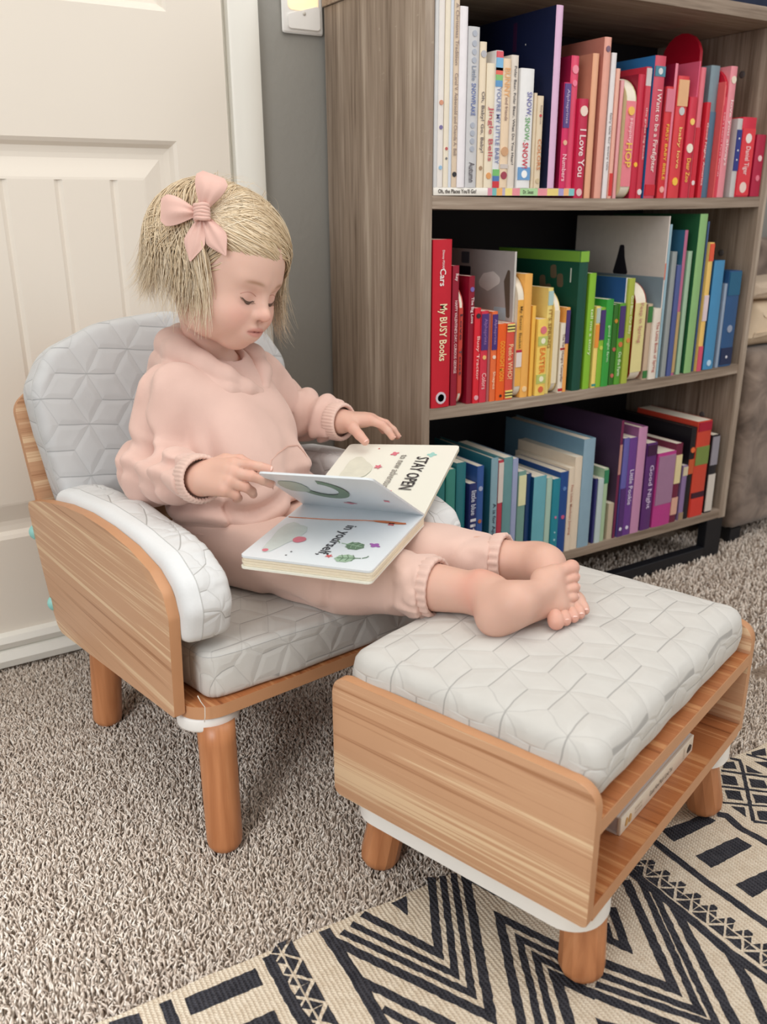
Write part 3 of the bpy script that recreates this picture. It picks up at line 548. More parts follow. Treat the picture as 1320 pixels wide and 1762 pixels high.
B('A', 866, 880, 101, 'beige rabbit board book', (236, 212, 182), 0.004, 0.15, titles=(('BUNNY', 0.82, 0.22, 0.55, (226, 170, 110)), ('and friends', 0.62, 0.18, 0.3, (150, 120, 110))), dots=((0.29, 0.45, (206, 160, 120)), (0.10, 0.38, (160, 60, 80))), bands=((0.155, 0.19, (206, 196, 190)),))
B('A', 880.5, 893, 95, 'pale board book with dark lettering', (226, 216, 204), 0.006, 0.15, titles=(('Polar Bear, Polar Bear, What Do You Hear?', 0.55, 0.74, 0.32, (70, 66, 70)),))
B('A', 897, 920, 118, 'thick white winter board book', (236, 236, 236), 0.004, 0.15, titles=(('SNOW,', 0.71, 0.20, 0.34, (110, 110, 170), 0.62), ('SNOW,', 0.50, 0.20, 0.34, (110, 170, 110), 0.55), ('SNOW!', 0.28, 0.22, 0.34, (206, 50, 70), 0.5)), bands=((0.07, 0.18, (110, 160, 210)),), dots=((0.12, 0.22, (250, 250, 250)),))
B('A', 920.3, 925, 160, 'slim tan board book', (224, 206, 178), 0.006, 0.13)
B('A', 925.3, 936, 165, 'tan colour-word board book', (226, 208, 180), 0.004, 0.13, titles=(('COLORS', 0.37, 0.34, 0.5, (206, 130, 80)), ('Baby\u2019s Love', 0.80, 0.2, 0.28, (150, 130, 120))), dots=((0.79, 0.2, (206, 60, 70)), (0.08, 0.35, (206, 186, 150))))
nb = B('A', 958, 970, 9, 'big navy night-sky picture book with lilac spine', (222, 182, 214), 0.004, 0.26, 'h', cover=(24, 32, 66), dots=())
_pA = prev['A'][1]
# stars on the navy cover that faces left
hN = at_y(964, 9, YF+0.004)[2]-shelf_z('A', nb.location.x)
rs = random.Random(4)
for k in range(16):
    yy, zz, r = rs.uniform(0.02, 0.20), hN*rs.uniform(0.3, 0.95), rs.uniform(0.0012, 0.0028)
    extrude('star', [(yy+r*0.8*math.cos(2*PI*i/10), zz+r*1.3*math.sin(2*PI*i/10)) for i in range(10)], -0.0004, 0.0002, 'x', rgbm((214, 210, 206)), nb)
for yy, zz, hh in ((0.10, 0.80, 0.16), (0.145, 0.72, 0.1), (0.19, 0.7, 0.12)): box('streak', -0.0003, 0.0002, yy, yy+0.010, hN*zz, hN*(zz+hh), rgbm((58, 26, 62)), nb)
B('A', 971.5, 983, 142, 'magenta counting board book with violet tip', (214, 40, 96), 0.004, 0.14, cover=(150, 20, 60), bands=((0.58, 0.99, (88, 60, 130)),), titles=(('Alphaprints', 0.78, 0.32, 0.4, (190, 170, 200)), ('Numbers', 0.2, 0.26, 0.5, (250, 200, 210))), dots=((0.44, 0.28, (230, 180, 150)),))
B('A', 984, 997, 96, 'pink board book', (226, 70, 106), 0.010, 0.15, cover=(160, 26, 66), dots=((0.9, 0.4, (240, 140, 160)), (0.8, 0.3, (240, 120, 150))))
B('A', 997.3, 1013, 170, 'red heartfelt board book', (196, 30, 72), 0.003, 0.13, titles=(('I Love You', 0.46, 0.48, 0.55, (246, 222, 222)),), dots=((0.88, 0.4, (238, 214, 200)), (0.06, 0.3, (230, 190, 190))))
B('A', 1021, 1031.5, 92, 'salmon hardback', (232, 172, 136), 0.006, 0.20, 'h', cover=(206, 136, 112))
B('A', 1041, 1053, 64, 'taller salmon hardback', (228, 164, 146), 0.005, 0.23, 'h', cover=(200, 128, 112), dots=((0.93, 0.3, (120, 90, 110)),))
B('A', 1053.3, 1062, 91, 'thin white hardback', (232, 226, 226), 0.008, 0.2, 'h', titles=(('fairy tale for every tale', 0.4, 0.4, 0.4, (140, 130, 130)),))
B('A', 1062.3, 1068, 118, 'thin pink-and-red book', (236, 178, 160), 0.006, 0.18, 'h', bands=((0.02, 0.2, (214, 54, 50)),))
B('A', 1069, 1075, 138, 'thin pale pink board book', (234, 168, 172), 0.012, 0.14)
B('A', 1082, 1099, 130, 'round-topped pink board book with yellow lettering', (232, 128, 140), 0.004, 0.14, 'r', cover=(204, 196, 150), titles=(('HOP', 0.36, 0.2, 0.5, (240, 200, 80)), ('Hippity', 0.56, 0.2, 0.3, (246, 196, 200))), dots=((0.72, 0.3, (240, 190, 90)),))
B('A', 1099.5, 1111, 128, 'red board book', (198, 28, 60), 0.006, 0.15, cover=(140, 14, 44), dots=((0.28, 0.25, (250, 190, 60)),))
B('A', 1111.5, 1122, 115, 'red and blue board book', (196, 44, 66), 0.005, 0.16, bands=((0.86, 0.99, (206, 196, 196)), (0.55, 0.86, (206, 60, 80))), dots=((0.05, 0.4, (230, 220, 220)),), titles=(('the great big book', 0.5, 0.4, 0.35, (236, 190, 190)),))
B('A', 1128.5, 1147, 96, 'tall rosy job-themed hardback with blue cover', (206, 70, 92), 0.003, 0.22, 'h', cover=(44, 110, 168), titles=(('I Want to be a Firefighter', 0.48, 0.58, 0.42, (244, 220, 216)),), bands=((0.86, 0.93, (70, 130, 150)), (0.02, 0.10, (200, 26, 46))), dots=((0.895, 0.2, (220, 220, 220)),))
B('A', 1147.5, 1160, 149, 'red board book with yellow lettering', (212, 44, 52), 0.005, 0.14, titles=(('FIRST BABY BIBLE', 0.42, 0.5, 0.3, (244, 190, 70)),), bands=((0.78, 0.98, (220, 120, 140)),), dots=((0.08, 0.3, (240, 170, 160)),))
B('A', 1160.5, 1168, 109, 'slim pink storybook', (230, 128, 150), 0.006, 0.15, cover=(140, 16, 44))
B('A', 1168.5, 1187, 131, 'red and gold board book', (216, 56, 64), 0.004, 0.15, bands=((0.76, 0.97, (228, 176, 130)),), dots=((0.72, 0.25, (200, 200, 200)), (0.14, 0.25, (246, 196, 70))), titles=(('baby love', 0.42, 0.34, 0.3, (246, 200, 120)),))
B('A', 1188, 1201, 167, 'short red board book with cream star', (206, 40, 66), 0.004, 0.13, dots=((0.76, 0.28, (248, 206, 110)), (0.5, 0.4, (244, 230, 214))), titles=(('Dear Zoo', 0.28, 0.24, 0.4, (248, 200, 90)),))
B('A', 1201.5, 1207, 105, 'thin rose book', (216, 90, 120), 0.008, 0.16)
B('A', 1207.3, 1216, 116, 'rose and red board book', (222, 110, 124), 0.005, 0.15, bands=((0.0, 0.55, (208, 34, 56)),), dots=((0.12, 0.35, (238, 220, 220)),))
cl = B('A', 1217, 1224, 176, 'red polar board book', (206, 34, 52), 0.005, 0.14, titles=(('Good Night, America', 0.46, 0.66, 0.45, (240, 210, 210)),))
B('A', 1224.5, 1240, 113, 'slate-blue board book', (120, 140, 150), 0.020, 0.15, bands=((0.0, 0.66, (84, 124, 150)),))
B('A', 1240.3, 1248, 140, 'coral board book', (226, 92, 92), 0.004, 0.14, bands=((0.80, 0.97, (236, 110, 110)),))
# cloud-shaped red book: scalloped silhouette
def cloud_book(uL, uR, v, vm):
    Y = YF+0.005; pL, pR = at_y(uL, v, Y), at_y(uR, v, Y); x0 = prev['A'][1]+0.0004; x1 = max(pR[0], x0+0.008); z0 = shelf_z('A', x0)+0.0002; h1 = pL[2]-z0; h2 = at_y(uL, vm, Y+0.13)[2]-z0
    pts = [(0, 0), (0.24, 0), (0.24, h1*0.72)]
    for cy_, cz_, r, a0, a1 in ((0.205, h1*0.86, 0.040, -20, 110), (0.120, h2-0.050, 0.050, 10, 165), (0.040, h1-0.036, 0.040, 40, 178)):
        for k in range(9): a = R_(a0+(a1-a0)*k/8); pts.append((cy_+r*math.cos(a), cz_+r*math.sin(a)))
    pts.append((0, h1-0.06)); root = empty('book', (x0, Y, z0)); w = x1-x0
    extrude('board_cover', pts, 0, w, 'x', rgbm((190, 16, 44)), root); box('spine', 0, w, -0.0012, 0.0004, 0, h1-0.05, rgbm((214, 60, 80)), root)
    text('title', 'Let\u2019s Learn First Words', rgbm((244, 214, 214)), root, frame((w*0.5, -0.0018, h1*0.42), (0, 0, -1), (1, 0, 0)), h1*0.5, w*0.45)
    tag(root, 'cloud-shaped crimson board book rising above its neighbours on the top shelf', 'book', 'books on the top shelf'); prev['A'] = ('cloud-shaped crimson one', x1)
cloud_book(1248, 1257, 118, 70)
B('A', 1257.3, 1270, 114, 'pink board book with pale blossom', (226, 138, 148), 0.004, 0.16, titles=(('love you always', 0.5, 0.5, 0.4, (244, 220, 220)),), dots=((0.9, 0.35, (236, 220, 200)),))
B('A', 1270.5, 1279, 204, 'starry blue and white board book', (196, 192, 190), 0.004, 0.12, bands=((0.34, 0.86, (40, 52, 130)),), dots=((0.75, 0.12, (230, 230, 230)), (0.6, 0.12, (230, 230, 230)), (0.48, 0.12, (230, 230, 230))))
B('A', 1279.5, 1303, 202, 'thick scarlet board book with white badge', (210, 34, 62), 0.004, 0.13, bands=((0.02, 0.86, (222, 54, 66)),), dots=((0.74, 0.22, (240, 226, 220)), (0.12, 0.25, (238, 210, 200))), titles=(('Daniel Tiger', 0.46, 0.36, 0.35, (246, 210, 210)),))
B('A', 1303.5, 1325, 232, 'short crimson board book', (176, 16, 60), 0.004, 0.12, dots=((0.62, 0.2, (240, 200, 200)), (0.3, 0.2, (230, 120, 140))))
# ---- middle shelf
B('B', 745.5, 778, 412, 'thick red racing activity-book box', (198, 22, 44), 0.002, 0.17, titles=(('Disney PIXAR', 0.885, 0.11, 0.12, (240, 220, 220)), ('Cars', 0.785, 0.10, 0.26, (246, 240, 236)), ('My BUSY Books', 0.46, 0.34, 0.42, (246, 232, 190))), dots=((0.06, 0.28, (214, 206, 214)), (0.06, 0.18, (90, 90, 160))))
B('B', 779.5, 790.5, 457, 'dark red holiday book', (150, 18, 46), 0.006, 0.16, titles=(("HAPPY VALENTINE'S DAY, CURIOUS GEORGE", 0.5, 0.52, 0.4, (236, 200, 200)), ('Rey', 0.92, 0.05, 0.5, (236, 210, 210))))
B('B', 791, 798, 486, 'orange-red train board book', (196, 66, 56), 0.005, 0.15, 'r', titles=(('Love  Toot', 0.5, 0.5, 0.5, (70, 40, 50)),))
B('B', 808, 817.5, 475, 'maroon storybook', (140, 10, 40), 0.006, 0.17, titles=(('The Big Love', 0.74, 0.2, 0.5, (240, 220, 220)),), dots=((0.9, 0.35, (120, 100, 170)),))
B('B', 818, 828, 530, 'bright red tractor board book', (222, 36, 52), 0.004, 0.14, titles=(('Busy Tractor', 0.48, 0.46, 0.5, (248, 196, 190)),), dots=((0.92, 0.35, (50, 40, 50)), (0.06, 0.35, (230, 170, 180))))
B('B', 829, 841, 535, 'red board book with violet tip', (214, 50, 72), 0.004, 0.13, bands=((0.58, 0.97, (78, 50, 120)),), titles=(('Alphaprints', 0.78, 0.28, 0.45, (150, 110, 170)), ('Colors', 0.24, 0.18, 0.5, (246, 190, 190))), dots=((0.5, 0.25, (240, 190, 120)),))
B('B', 841.5, 846, 540, 'narrow mauve board book', (176, 100, 100), 0.006, 0.13)
B('B', 846.5, 857, 536, 'orange board book with violet tip', (234, 112, 60), 0.004, 0.13, bands=((0.58, 0.97, (72, 48, 120)),), titles=(('Alphaprints', 0.78, 0.28, 0.45, (160, 130, 180)), ('Shapes', 0.24, 0.2, 0.5, (250, 214, 180))), dots=((0.5, 0.28, (240, 220, 200)),))
B('B', 857.5, 872, 557, 'orange bedtime board book', (240, 98, 30), 0.004, 0.13, titles=(('GOODNIGHT MOON', 0.52, 0.52, 0.42, (250, 178, 60)),), dots=((0.06, 0.14, (60, 40, 30)),))
B('B', 873, 886, 556, 'red board book with yellow-black striped ends', (224, 84, 66), 0.004, 0.13, titles=(('Peek-a WHO?', 0.5, 0.46, 0.5, (250, 210, 160)),), bands=tuple((a, a+0.022, (240, 224, 130)) for a in (0.02, 0.06, 0.10, 0.89, 0.93, 0.97))+tuple((a, a+0.018, (40, 36, 30)) for a in (0.042, 0.082, 0.912, 0.952)))
gb_ = B('B', 886.3, 890, 433, 'large grey bird picture book', (206, 202, 196), 0.012, 0.24, 'h', cover=(176, 172, 168))
B('B', 890.3, 903.5, 472, 'round-topped white and amber board book', (240, 178, 80), 0.004, 0.15, 'r', cover=(226, 214, 190), titles=(('My Easter Basket', 0.58, 0.34, 0.42, (110, 80, 40)),), bands=((0.26, 0.38, (234, 220, 214)), (0.38, 0.40, (190, 30, 60))))
B('B', 904, 917, 471, 'tall amber book', (244, 180, 90), 0.005, 0.15, dots=((0.07, 0.3, (250, 214, 160)),))
B('B', 917.3, 923, 526, 'slim yellow book', (246, 190, 80), 0.005, 0.14)
B('B', 927, 944, 549, 'yellow spring board book', (246, 210, 104), 0.003, 0.13, titles=(('EASTER', 0.46, 0.34, 0.42, (236, 130, 50)),), bands=((0.66, 0.78, (190, 200, 110)), (0.16, 0.28, (190, 200, 110))), dots=((0.86, 0.3, (226, 120, 130)), (0.72, 0.22, (246, 240, 210)), (0.22, 0.22, (246, 240, 210)), (0.08, 0.25, (220, 110, 70))))
B('B', 944.3, 953, 495, 'pale yellow board book', (236, 214, 130), 0.010, 0.14, titles=(("IT'S SPRING", 0.62, 0.36, 0.5, (160, 120, 60)),), bands=((0.84, 0.97, (176, 204, 200)),))
B('B', 955, 966, 497, 'round-topped cream board book', (236, 222, 190), 0.004, 0.14, 'r', cover=(232, 206, 130))
B('B', 966.3, 974, 556, 'white board book with red accents', (234, 224, 206), 0.004, 0.13, titles=(('The Very Hungry Caterpillar', 0.5, 0.7, 0.5, (120, 70, 60)),), bands=((0.62, 0.65, (190, 30, 40)), (0.02, 0.06, (190, 30, 40))))
B('B', 974.3, 982, 529, 'yellow-orange board book with violet tip', (240, 170, 90), 0.005, 0.13, bands=((0.58, 0.97, (76, 50, 110)),))
gr = B('B', 999, 1014, 432, 'large dark green hardback with light green head band', (14, 74, 58), 0.003, 0.24, 'h', bands=((0.925, 0.998, (130, 180, 60)),))
B('B', 1016, 1027, 470, 'slim lime book', (136, 190, 50), 0.004, 0.16, titles=(('tell me a story', 0.5, 0.4, 0.45, (226, 240, 190)),))
B('B', 1027.3, 1034, 527, 'white-tipped yellow board book', (246, 216, 120), 0.004, 0.13, bands=((0.8, 0.98, (186, 200, 190)), (0.5, 0.78, (240, 150, 60)), (0.02, 0.05, (60, 150, 140))))
B('B', 1034.3, 1043, 529, 'lime board book with violet tip', (136, 186, 54), 0.004, 0.13, bands=((0.6, 0.97, (70, 50, 110)),), dots=((0.5, 0.3, (200, 210, 90)),))
B('B', 1043.3, 1057, 515, 'bright green board book', (54, 158, 62), 0.003, 0.14, titles=(('good night farm', 0.5, 0.42, 0.35, (190, 226, 180)),))
B('B', 1057.3, 1066, 524, 'deep green board book', (50, 110, 34), 0.006, 0.13, dots=((0.8, 0.3, (200, 140, 50)), (0.45, 0.3, (190, 100, 80)), (0.12, 0.3, (200, 110, 90))))
B('B', 1066.3, 1077, 522, 'grass-green board book with violet tip', (90, 160, 50), 0.004, 0.13, bands=((0.58, 0.97, (72, 50, 110)),), dots=((0.5, 0.35, (210, 120, 70)),), titles=(('On the Farm', 0.26, 0.3, 0.45, (220, 236, 200)),))
B('B', 1077.3, 1080.5, 478, 'thin blue picture book', (220, 220, 226), 0.008, 0.19, 'h', cover=(40, 84, 144))
B('B', 1081, 1094, 479, 'olive board book', (170, 182, 70), 0.003, 0.15, titles=(('God Bless Our Baby', 0.66, 0.36, 0.45, (236, 236, 190)),), dots=((0.42, 0.3, (216, 140, 70)),))
B('B', 1097, 1116, 486, 'round-topped cream board book with rust cover', (226, 214, 150), 0.004, 0.13, 'r', cover=(150, 50, 24), titles=(('Peep in Spring', 0.6, 0.4, 0.3, (190, 130, 120)),))
B('B', 1116.3, 1124, 523, 'small green and tan board book', (200, 176, 150), 0.008, 0.13, bands=((0.76, 0.97, (56, 120, 60)), (0.02, 0.12, (56, 120, 60))))
B('B', 1124.3, 1139, 531, 'white board book with coloured lettering', (230, 220, 206), 0.003, 0.13, titles=(('The Little Book of Spring', 0.46, 0.72, 0.4, (190, 110, 100)),))
wb = B('B', 1140.5, 1147, 372, 'tall white picture book with grey lower cover', (224, 212, 204), 0.006, 0.26, 'h', cover=(214, 204, 196), bands=((0.62, 0.72, (220, 130, 110)),))
B('B', 1147.3, 1158, 386, 'tall pale blue hardback', (150, 182, 196), 0.005, 0.2, 'h')
B('B', 1158.3, 1166, 433, 'grey-green book', (150, 156, 156), 0.006, 0.18)
B('B', 1166.3, 1174, 456, 'slate violet book', (80, 92, 146), 0.005, 0.17)
B('B', 1177, 1185, 396, 'pink and tan hardback with teal cover', (186, 104, 136), 0.006, 0.2, 'h', cover=(50, 100, 130), bands=((0.02, 0.45, (190, 160, 110)),))
B('B', 1185.3, 1192, 432, 'pale sage book', (160, 190, 160), 0.006, 0.17)
B('B', 1206, 1219, 368, 'tallest green hardback with light green spine', (140, 184, 120), 0.004, 0.24, 'h', cover=(40, 96, 60))
B('B', 1219.3, 1222, 381, 'thin steel-blue hardback', (70, 96, 140), 0.010, 0.22, 'h')
B('B', 1222.3, 1230, 417, 'thin spine fading red through yellow to pink', (236, 196, 110), 0.004, 0.2, bands=((0.86, 0.99, (226, 90, 60)), (0.4, 0.6, (226, 206, 210)), (0.0, 0.2, (216, 84, 110))))
B('B', 1230.3, 1248, 448, 'broad azure hardback', (70, 140, 186), 0.005, 0.2, 'h', cover=(30, 90, 140), dots=((0.06, 0.2, (190, 220, 240)),))
B('B', 1248.3, 1252.5, 488, 'slim grey-blue book', (150, 166, 186), 0.006, 0.16)
B('B', 1253, 1277, 466, 'wide deep-blue picture book', (44, 84, 130), 0.005, 0.2, 'h', bands=((0.75, 0.99, (34, 96, 130)), (0.02, 0.2, (30, 44, 80))), dots=((0.1, 0.08, (220, 220, 230)), (0.4, 0.2, (150, 160, 180))))
# ---- bottom shelf
B('C', 752, 766, 800, 'teal slipcased book', (40, 120, 120), 0.010, 0.2)
B('C', 768, 784, 808, 'sea-green book', (60, 140, 130), 0.010, 0.2)
B('C', 786, 802, 796, 'teal-blue book', (40, 120, 130), 0.012, 0.2)
B('C', 808, 821, 832, 'navy board book with white lettering', (34, 48, 110), 0.004, 0.12, titles=(('lift', 0.5, 0.26, 0.6, (230, 232, 240)), ('little blue', 0.8, 0.26, 0.5, (214, 220, 236))), dots=((0.2, 0.2, (230, 230, 236)),))
B('C', 821.3, 833, 802, 'royal blue board book', (50, 90, 160), 0.005, 0.14, dots=((0.5, 0.25, (190, 110, 70)), (0.8, 0.3, (170, 180, 210))))
B('C', 846, 858, 788, 'grey-blue alphabet book with red corner', (140, 176, 190), 0.004, 0.19, 'h', cover=(50, 120, 134), titles=(('A is for Apple', 0.44, 0.34, 0.45, (50, 70, 86)),), bands=((0.02, 0.1, (190, 24, 50)),))
B('C', 858.3, 867, 792, 'white, red and blue board book', (190, 60, 80), 0.005, 0.14, bands=((0.62, 0.98, (224, 212, 204)), (0.0, 0.3, (60, 96, 150))))
B('C', 867.3, 883, 787, 'grey-teal book', (106, 154, 158), 0.004, 0.15, dots=((0.08, 0.3, (210, 210, 200)),))
B('C', 883.3, 892.5, 789, 'lavender-grey book', (160, 170, 206), 0.005, 0.15)
B('C', 893, 906, 811, 'sage book with cream label', (120, 160, 150), 0.004, 0.14, bands=((0.64, 0.96, (228, 226, 180)), (0.02, 0.2, (206, 196, 190))))
B('C', 907, 915, 815, 'dark navy board book', (20, 60, 110), 0.010, 0.14)
B('C', 916, 941, 820, 'thick light-blue animal board book with orange giraffes', (106, 176, 190), 0.002, 0.14, cover=(20, 70, 110), bands=(), dots=((0.12, 0.16, (232, 150, 80)), (0.06, 0.2, (232, 150, 80)), (0.2, 0.06, (232, 160, 100))))
B('C', 941.3, 951, 822, 'mint-white board book', (176, 206, 190), 0.006, 0.14)
B('C', 951.3, 965, 824, 'turquoise board book', (30, 136, 156), 0.003, 0.14, dots=((0.5, 0.14, (220, 120, 160)), (0.2, 0.12, (170, 210, 220)), (0.3, 0.1, (170, 210, 220))))
B('C', 965.3, 979, 812, 'cobalt board book', (24, 72, 140), 0.004, 0.15, dots=((0.45, 0.2, (200, 90, 130)), (0.8, 0.2, (90, 130, 190))))
B('C', 979.3, 990, 805, 'cream paperback with faint red lettering', (228, 212, 190), 0.003, 0.17, titles=(('Five Little Monkeys Jumping', 0.5, 0.6, 0.4, (190, 130, 110)),))
B('C', 990.3, 1003, 786, 'taller cream paperback', (230, 214, 192), 0.004, 0.18)
B('C', 1005, 1025.5, 755, 'large dusty-blue hardback', (140, 170, 188), 0.003, 0.25, 'h', cover=(110, 146, 168))
B('C', 1026, 1029.5, 824, 'thin indigo book', (50, 50, 110), 0.006, 0.15)
B('C', 1029.8, 1040, 824, 'icy white book', (190, 206, 206), 0.004, 0.15)
B('C', 1040.3, 1048, 806, 'pale green hardback', (170, 196, 160), 0.006, 0.16, bands=((0.8, 0.98, (50, 130, 90)),))
B('C', 1048.3, 1057, 866, 'short beige book', (196, 180, 156), 0.006, 0.12)
B('C', 1066, 1075, 724, 'tall maroon hardback', (110, 30, 70), 0.004, 0.24, 'h', cover=(74, 52, 76), bands=((0.55, 0.8, (190, 140, 130)),))
B('C', 1075.3, 1084.5, 754, 'periwinkle book', (100, 96, 170), 0.004, 0.17, bands=((0.0, 0.5, (80, 44, 110)),), dots=((0.08, 0.25, (220, 220, 230)),))
B('C', 1084.8, 1098, 753, 'violet book with white lettering', (106, 60, 140), 0.004, 0.17, titles=(('Little Pookie', 0.5, 0.36, 0.4, (226, 214, 236)),), dots=((0.08, 0.18, (226, 220, 236)),))
B('C', 1100, 1115, 735, 'large mauve hardback', (196, 140, 176), 0.003, 0.22, 'h', cover=(140, 84, 130))
B('C', 1115.3, 1132, 762, 'plum book with white lettering', (90, 44, 110), 0.004, 0.17, titles=(('Good Night', 0.5, 0.5, 0.4, (220, 200, 230)),), bands=((0.86, 0.98, (60, 20, 60)),))
B('C', 1134, 1164, 778, 'thick magenta book with grey band', (186, 60, 136), 0.003, 0.17, bands=((0.3, 0.96, (160, 120, 150)),))
B('C', 1164.3, 1176, 763, 'maroon book with cream panel', (110, 30, 60), 0.004, 0.18, bands=((0.5, 0.86, (226, 210, 160)), (0.1, 0.32, (220, 170, 150))))
B('C', 1176.3, 1184, 801, 'lilac book with cream tip', (140, 116, 160), 0.004, 0.15, bands=((0.82, 0.98, (214, 200, 170)), (0.0, 0.14, (160, 136, 110))))
B('C', 1187, 1200, 736, 'tall black hardback', (22, 20, 26), 0.004, 0.22, 'h', bands=((0.5, 0.66, (200, 90, 50)),), dots=((0.76, 0.4, (226, 110, 60)),))
B('C', 1203, 1226, 724, 'thick red, green and orange book', (206, 70, 50), 0.003, 0.18, bands=((0.9, 0.99, (170, 20, 50)), (0.55, 0.74, (120, 140, 70)), (0.2, 0.26, (60, 20, 40)), (0.0, 0.2, (214, 60, 50))))
B('C', 1227, 1239, 748, 'black and white book', (30, 28, 34), 0.004, 0.16, bands=((0.62, 0.98, (150, 146, 156)), (0.02, 0.5, (214, 206, 196))))
shelf_z = _sz
# printed cover art that shows above the shorter books
def cover_art(root, parts):
    for pts, c in parts: extrude('cover_print', pts, -0.0004, 0.0001, 'x', rgbm(c), root)
hB = at_y(887, 433, YF+0.012)[2]-shelf_z('B', gb_.location.x)
cover_art(gb_, [(round_poly([(0.02, hB*0.30), (0.055, hB*0.30), (0.055, hB*0.62), (0.02, hB*0.62)], 0.003), (170, 190, 200)), (round_poly([(0.03, hB*0.80), (0.06, hB*0.86), (0.09, hB*0.84), (0.11, hB*0.76), (0.075, hB*0.72)], 0.01), (224, 220, 214)),
    (round_poly([(0.008, hB*0.55), (0.018, hB*0.56), (0.028, hB*0.80), (0.012, hB*0.92)], 0.004), (96, 84, 72)), (round_poly([(0.13, hB*0.82), (0.19, hB*0.82), (0.19, hB*0.88), (0.13, hB*0.88)], 0.002), (36, 34, 44)), (round_poly([(0.135, hB*0.90), (0.16, hB*0.90), (0.16, hB*0.98), (0.135, hB*0.98)], 0.002), (84, 90, 100))])
hG = at_y(1006, 432, YF+0.003)[2]-shelf_z('B', gr.location.x)
cover_art(gr, [([(0.0, hG*0.925), (0.24, hG*0.925), (0.24, hG*0.998), (0.0, hG*0.998)], (112, 160, 60))]+[(round_poly([(0.06+dy, hG*dz), (0.078+dy, hG*dz), (0.08+dy, hG*(dz+0.09)), (0.064+dy, hG*(dz+0.1))], 0.006), (96, 84, 66)) for dy, dz in ((0, 0.80), (0.012, 0.66), (0.03, 0.72), (-0.02, 0.74))]+[([(0.02, hG*0.78), (0.023, hG*0.78), (0.023, hG*0.88), (0.02, hG*0.88)], (190, 200, 190))])
hW = at_y(1143, 372, YF+0.006)[2]-shelf_z('B', wb.location.x)
cover_art(wb, [([(0.0, 0.0), (0.26, 0.0), (0.26, hW*0.635), (0.0, hW*0.635)], (132, 150, 160)), (round_poly([(0.098, hW*0.636), (0.142, hW*0.636), (0.132, hW*0.74), (0.126, hW*0.82), (0.114, hW*0.82), (0.11, hW*0.74)], 0.004), (34, 32, 40))])
# ------------------------------------------------------------------ rug
RO = at_z(175, 1762, 0.0); RANG = R_(-3.06)
RXA = np.array([math.cos(RANG), math.sin(RANG), 0]); RYA = np.array([math.sin(RANG), -math.cos(RANG), 0])   # along the edge, into the rug
RZ = 0.0042
def rug_mat(name, light, dark):
    m, nt, b = new_mat(name, light, 0.92); b.inputs['Specular IOR Level'].default_value = 0.15
    c = coord(nt, 'Object'); sp = nt.nodes.new('ShaderNodeSeparateXYZ'); nt.links.new(c, sp.inputs[0]); x, y = S(nt, sp.outputs[0]), S(nt, sp.outputs[1])
    nz = noise_tex(nt, c, 90, 3, 0.6); rib = ((x+nz*0.004)*(2*PI/0.0052)).sin(); knot = ((y+rib*0.0009)*(2*PI/0.0036)).sin()
    t = nz*0.6+rib*0.12+knot*0.1+0.12
    nt.links.new(ramp(nt, t, [(0.2, dark), (0.6, light)]), b.inputs['Base Color']); bump(nt, b, rib*0.6+knot*0.4+nz*0.8, 0.7, 0.0016); return m
M_RUGC = rug_mat('rug_cream', srgb(236, 224, 204), srgb(206, 188, 164)); M_RUGD = rug_mat('rug_charcoal', srgb(74, 74, 80), srgb(38, 38, 44))
def rc(u, v):
    p = at_z(u, v, RZ)-RO; return (float(p@RXA), float(p@RYA))
rug = empty('rug', tuple(RO), RANG); tag(rug, 'flat-woven cream rug with charcoal chevrons and geometric bands under the footstool', 'rug')
def rmesh(name, pts, z0, z1, mat, jag=0.0, seed=1):
    """polygon in rug coordinates (x along the edge, y into the rug); edge wobbles like a weave"""
    if jag:
        rr = random.Random(seed); out = []
        for i in range(len(pts)):
            a, b2 = np.array(pts[i]), np.array(pts[(i+1) % len(pts)]); L = np.linalg.norm(b2-a); k = max(1, int(L/0.006))
            for j in range(k): out.append(tuple(a+(b2-a)*j/k+np.array([rr.uniform(-jag, jag), rr.uniform(-jag, jag)])))
        pts = out
    return extrude(name, [(x, -y) for x, y in pts], z0, z1, 'z', mat, rug, smooth=False)
edge = [(-0.35, 0.012), (-0.2, 0.006), (-0.05, 0.002)]+[(x, 0.001*math.sin(x*40)+0.0008*math.sin(x*97)) for x in np.linspace(0, 1.15, 60)]+[(1.6, 0.0), (1.6, 0.95), (-0.35, 0.95)]
rmesh('ground', edge, 0.0, RZ, M_RUGC)
NM = [0]
def motif(pts): NM[0] += 1; return rmesh('motif', pts, RZ-0.0005, RZ+0.0003+0.00001*(NM[0] % 40), M_RUGD, 0.0007, NM[0])
def mpx(*uv): return motif([rc(u, v) for u, v in uv])
def stroke(pts, w):
    """mitred band along a polyline in rug coordinates"""
    P = [np.array(p) for p in pts]; L, Rr = [], []
    for i in range(len(P)):
        ds = []
        if i > 0: ds.append((P[i]-P[i-1])/np.linalg.norm(P[i]-P[i-1]))
        if i < len(P)-1: ds.append((P[i+1]-P[i])/np.linalg.norm(P[i+1]-P[i]))
        ns = [np.array([-d[1], d[0]]) for d in ds]; n = sum(ns)/len(ns); n /= np.linalg.norm(n); s = min(3.2, 1/max(0.3, float(n@ns[0])))
        ww = w if not isinstance(w, (list, tuple)) else w[i]
        L.append(P[i]+n*ww/2*s); Rr.append(P[i]-n*ww/2*s)
    motif([tuple(p) for p in L+Rr[::-1]])
def spx(w, *uv): stroke([rc(u, v) for u, v in uv], w)
def c2(x, y): return (640+x/3.667, 1480+y/3.667)
def c3(x, y): return (960+x/3.667, 1400+y/3.667)
def c1(x, y): return (180+x/2.75, 1480+y/2.75)
def c4(x, y): return (1100+x/6, 1250+y/6)
